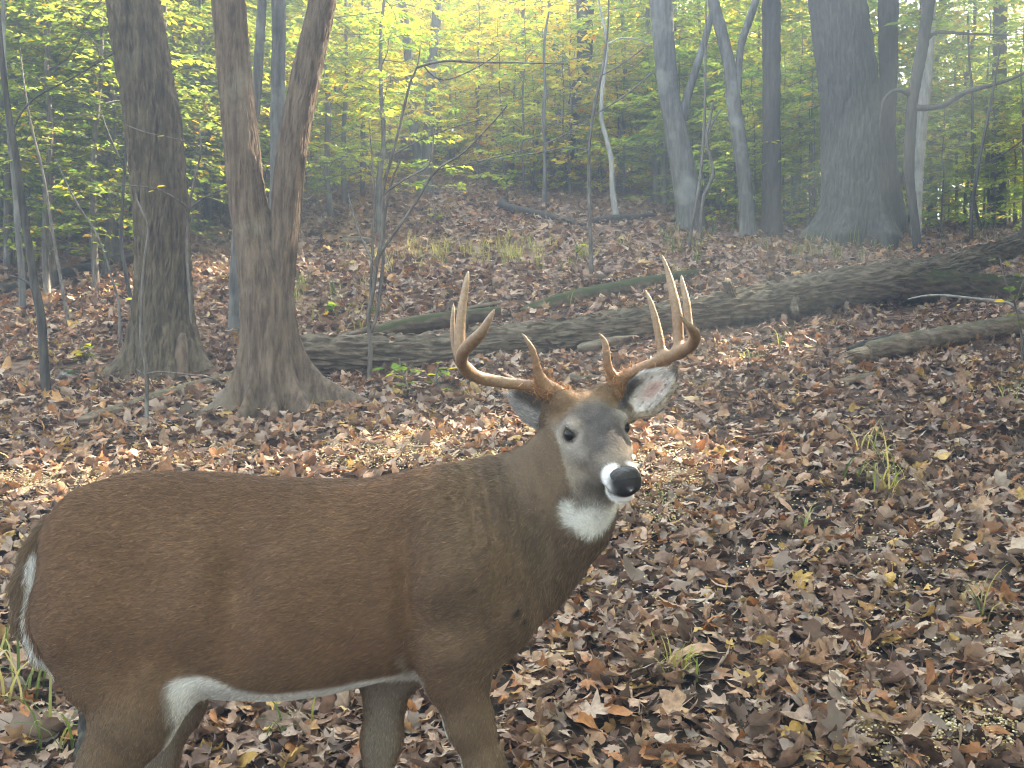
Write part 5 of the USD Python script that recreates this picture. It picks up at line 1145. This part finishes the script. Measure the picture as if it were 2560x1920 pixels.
# rust-red fibres of rubbed bark caught at the foot of the antlers
for V, F, segs, m in (A1, A2):
    nb = np.linalg.norm(V - segs[0][0][0], axis=1); w = np.exp(-(nb / (.085 if m is A1[3] else .06)) ** 2)
    k = hr.choice(len(V), 800, p=w / w.sum()); dr = hr.normal(0, 1, (800, 3)); dr /= np.linalg.norm(dr, axis=1, keepdims=True)
    nr = V[k] - segs[0][0][cKDTree(segs[0][0]).query(V[k])[1]]; nr /= np.linalg.norm(nr, axis=1, keepdims=True) + 1e-9
    L = hr.uniform(.004, .015, 800)[:, None]; mid = V[k] + (dr + nr * .8) * L * .5; end = mid + (dr + hr.normal(0, .5, (800, 3)) + nr * .2) * L * .5
    fb = UsdGeom.BasisCurves.Define(stage, str(m.GetPath()) + '/bark_fibre'); fb.CreateTypeAttr('linear')
    fb.CreatePointsAttr(Vt.Vec3fArray.FromNumpy((np.stack([V[k], mid, end], 1) - dp).reshape(-1, 3).astype(np.float32))); fb.CreateCurveVertexCountsAttr(Vt.IntArray.FromNumpy(np.full(800, 3, np.int32)))
    fb.CreateWidthsAttr(Vt.FloatArray.FromNumpy(np.full(2400, .0008, np.float32))); fb.SetWidthsInterpolation('vertex')
    primvar(fb, 'col', np.array([.30, .15, .06]) * np.exp(hr.normal(0, .35, 800))[:, None], 'uniform'); UsdShade.MaterialBindingAPI.Apply(fb.GetPrim()).Bind(M['hair'])
    tag(fb, kind='stuff')
# hooves
M['hoof'] = plain('hoof', (.03, .026, .024), .5)
for c in (fl + [.045, -.005, -.085], fl2 + [.045, 0, -.085], ff + [.045, -.008, -.07], ff2 + [.045, 0, -.07]):
    h_ = []
    for sg in (-1, 1):
        g_ = float(ground_z(c[0], c[1])) + .012
        t_ = np.array([c - [.01, 0, .0] + [0, sg * .010, 0], [c[0] + .012, c[1] + sg * .012, (c[2] + g_) / 2], [c[0] + .04, c[1] + sg * .013, g_]])
        h_.append(tube(t_, [.016, .020, .012], 10, .01, None))
    obj('hoof', join([(v - dp, f) for v, f in h_]), M['hoof'], deer)
# ---------------------------------------------------------------- neighbouring trees to the right of the view, whose crowns keep the clearing in dappled shade
sr = np.random.default_rng(123)
lit = []      # where the photograph shows sunlight reaching the ground or the antlers: the crowns have gaps there
for u, v, ru, rv in [(1080, 1130, 210, 42), (1640, 1150, 70, 35), (1690, 1215, 80, 60), (1780, 890, 130, 32), (90, 1232, 170, 26), (300, 1200, 110, 18), (870, 1160, 70, 18), (1500, 1080, 60, 20), (730, 640, 60, 40)]:
    for k in np.linspace(-1, 1, 9):
        for j in (-.5, .5):
            lit.append((hit(np.array([u + k * ru]), np.array([v + j * rv * math.sqrt(max(0, 1 - k * k))]))[0], .165))
for V, F, segs, m in (A1, A2):
    for c, r in segs:
        for q_ in c[::6]: lit.append((q_, .06))
for u, v, d in ((745, 300, 6.5), (775, 150, 6.5), (735, 480, 6.5)): lit.append((P(u, v, d), .18))
lp = np.array([a for a, _ in lit]); lr = np.array([r for _, r in lit])
def in_gap(c, grow=1.0):
    w = c[:, None] - lp[None]; s = w @ SUN
    dist = np.linalg.norm(w - s[..., None] * SUN, axis=2)
    return ((dist < lr[None] * grow + .13) & (s > .3)).any(1)
spots = []
for y in np.arange(1.0, 15.2, 1.3):
    for off in ((2.2, 4.6, 7.2) if y < 10.5 else (2.2, 4.6)):
        spots.append((.470 * y + off + sr.normal(0, .45), y + sr.normal(0, .45), off))
for y in np.arange(13.5, 20.5, 1.0): spots.append((.47 * y + sr.uniform(2.0, 5.5), y, -1))
nright = len(spots)
for a in np.linspace(-2.6, -.6, 9): spots.append((6.5 * math.cos(a) + sr.normal(0, .5), -1.0 + 5.5 * math.sin(a) + sr.normal(0, .5), 0))
for y in (2.5, 5.0, 7.5): spots.append((-.47 * y - 3.0, y, 0))
for i, (x, y, off) in enumerate(spots):
    gz = float(ground_z(x, y)); H = sr.uniform(8.5, 12.5) if off >= 0 else 13.5; o = np.array([x, y, gz])
    t = thing('shade_tree', 'tree standing just outside the right edge of the view, its crown shading the clearing', 'tree', 'shade trees right of the view', loc=o) if i < nright else thing('shade_tree', 'leafy tree standing out of view behind or to the left of the camera', 'tree', 'trees behind the camera', loc=o)
    obj('trunk', tube(np.array([[0, 0, -.2], [sr.normal(0, .1), sr.normal(0, .1), H * .5], [sr.normal(0, .3), sr.normal(0, .3), H]]), [.10, .075, .02], 10, .4, None, i, lump=.1), M['bark_grey'], t)
    n = 5200 if i < nright else 2600
    hz = H * (.12 + .92 * sr.beta(1.5, 1.3, n) if off >= 0 else .42 + .62 * sr.random(n)); rad = 2.3 * np.sqrt(sr.random(n)) * np.sin(np.pi * np.clip(hz / H * .86 + .1, 0, 1)) ** .6; an = sr.uniform(0, 6.283, n)
    c = np.column_stack([rad * np.cos(an), rad * np.sin(an), hz]) + sr.normal(0, .12, (n, 3))
    c[:, 2] = np.round(c[:, 2] / .42) * .42 + sr.normal(0, .05, n)
    w = c + o
    keep = ~(in_gap(w) & (sr.random(n) < .97))
    keep &= (np.abs(w[:, 0]) > .466 * w[:, 1] + .35) | (w[:, 1] < 0)
    keep &= np.linalg.norm(w - [0, 0, EYE], axis=1) > 1.2
    c = c[keep]; al = np.column_stack([np.cos(an), np.sin(an), sr.normal(-.2, .25, n)])[keep] + sr.normal(0, .5, (len(c), 3)); al /= np.linalg.norm(al, axis=1, keepdims=True)
    V, F, rnd = leaf_quads(c, al, sr.uniform(.13, .2, len(c)), width=.7, r=sr)
    leaf_mesh(t, 'foliage', V, F, rnd, M['leaf_green' if i % 3 else 'leaf_lime'])

# ---------------------------------------------------------------- the autumn haze in the air
M['haze'] = usdkit.material(stage, '/World/Looks/haze', {"v": ("principled_volume", {"color": (.72, .88, 1.0), "density": .0140, "anisotropy": .5})}, [], volume="v.volume")
hb = trimesh.creation.box((440, 440, 40)); hb.apply_translation((0, 0, 9))
hz_ = obj('haze', hb, M['haze'], smooth=False)
tag(hz_, 'thin bluish haze in the air of the wood', kind='stuff')
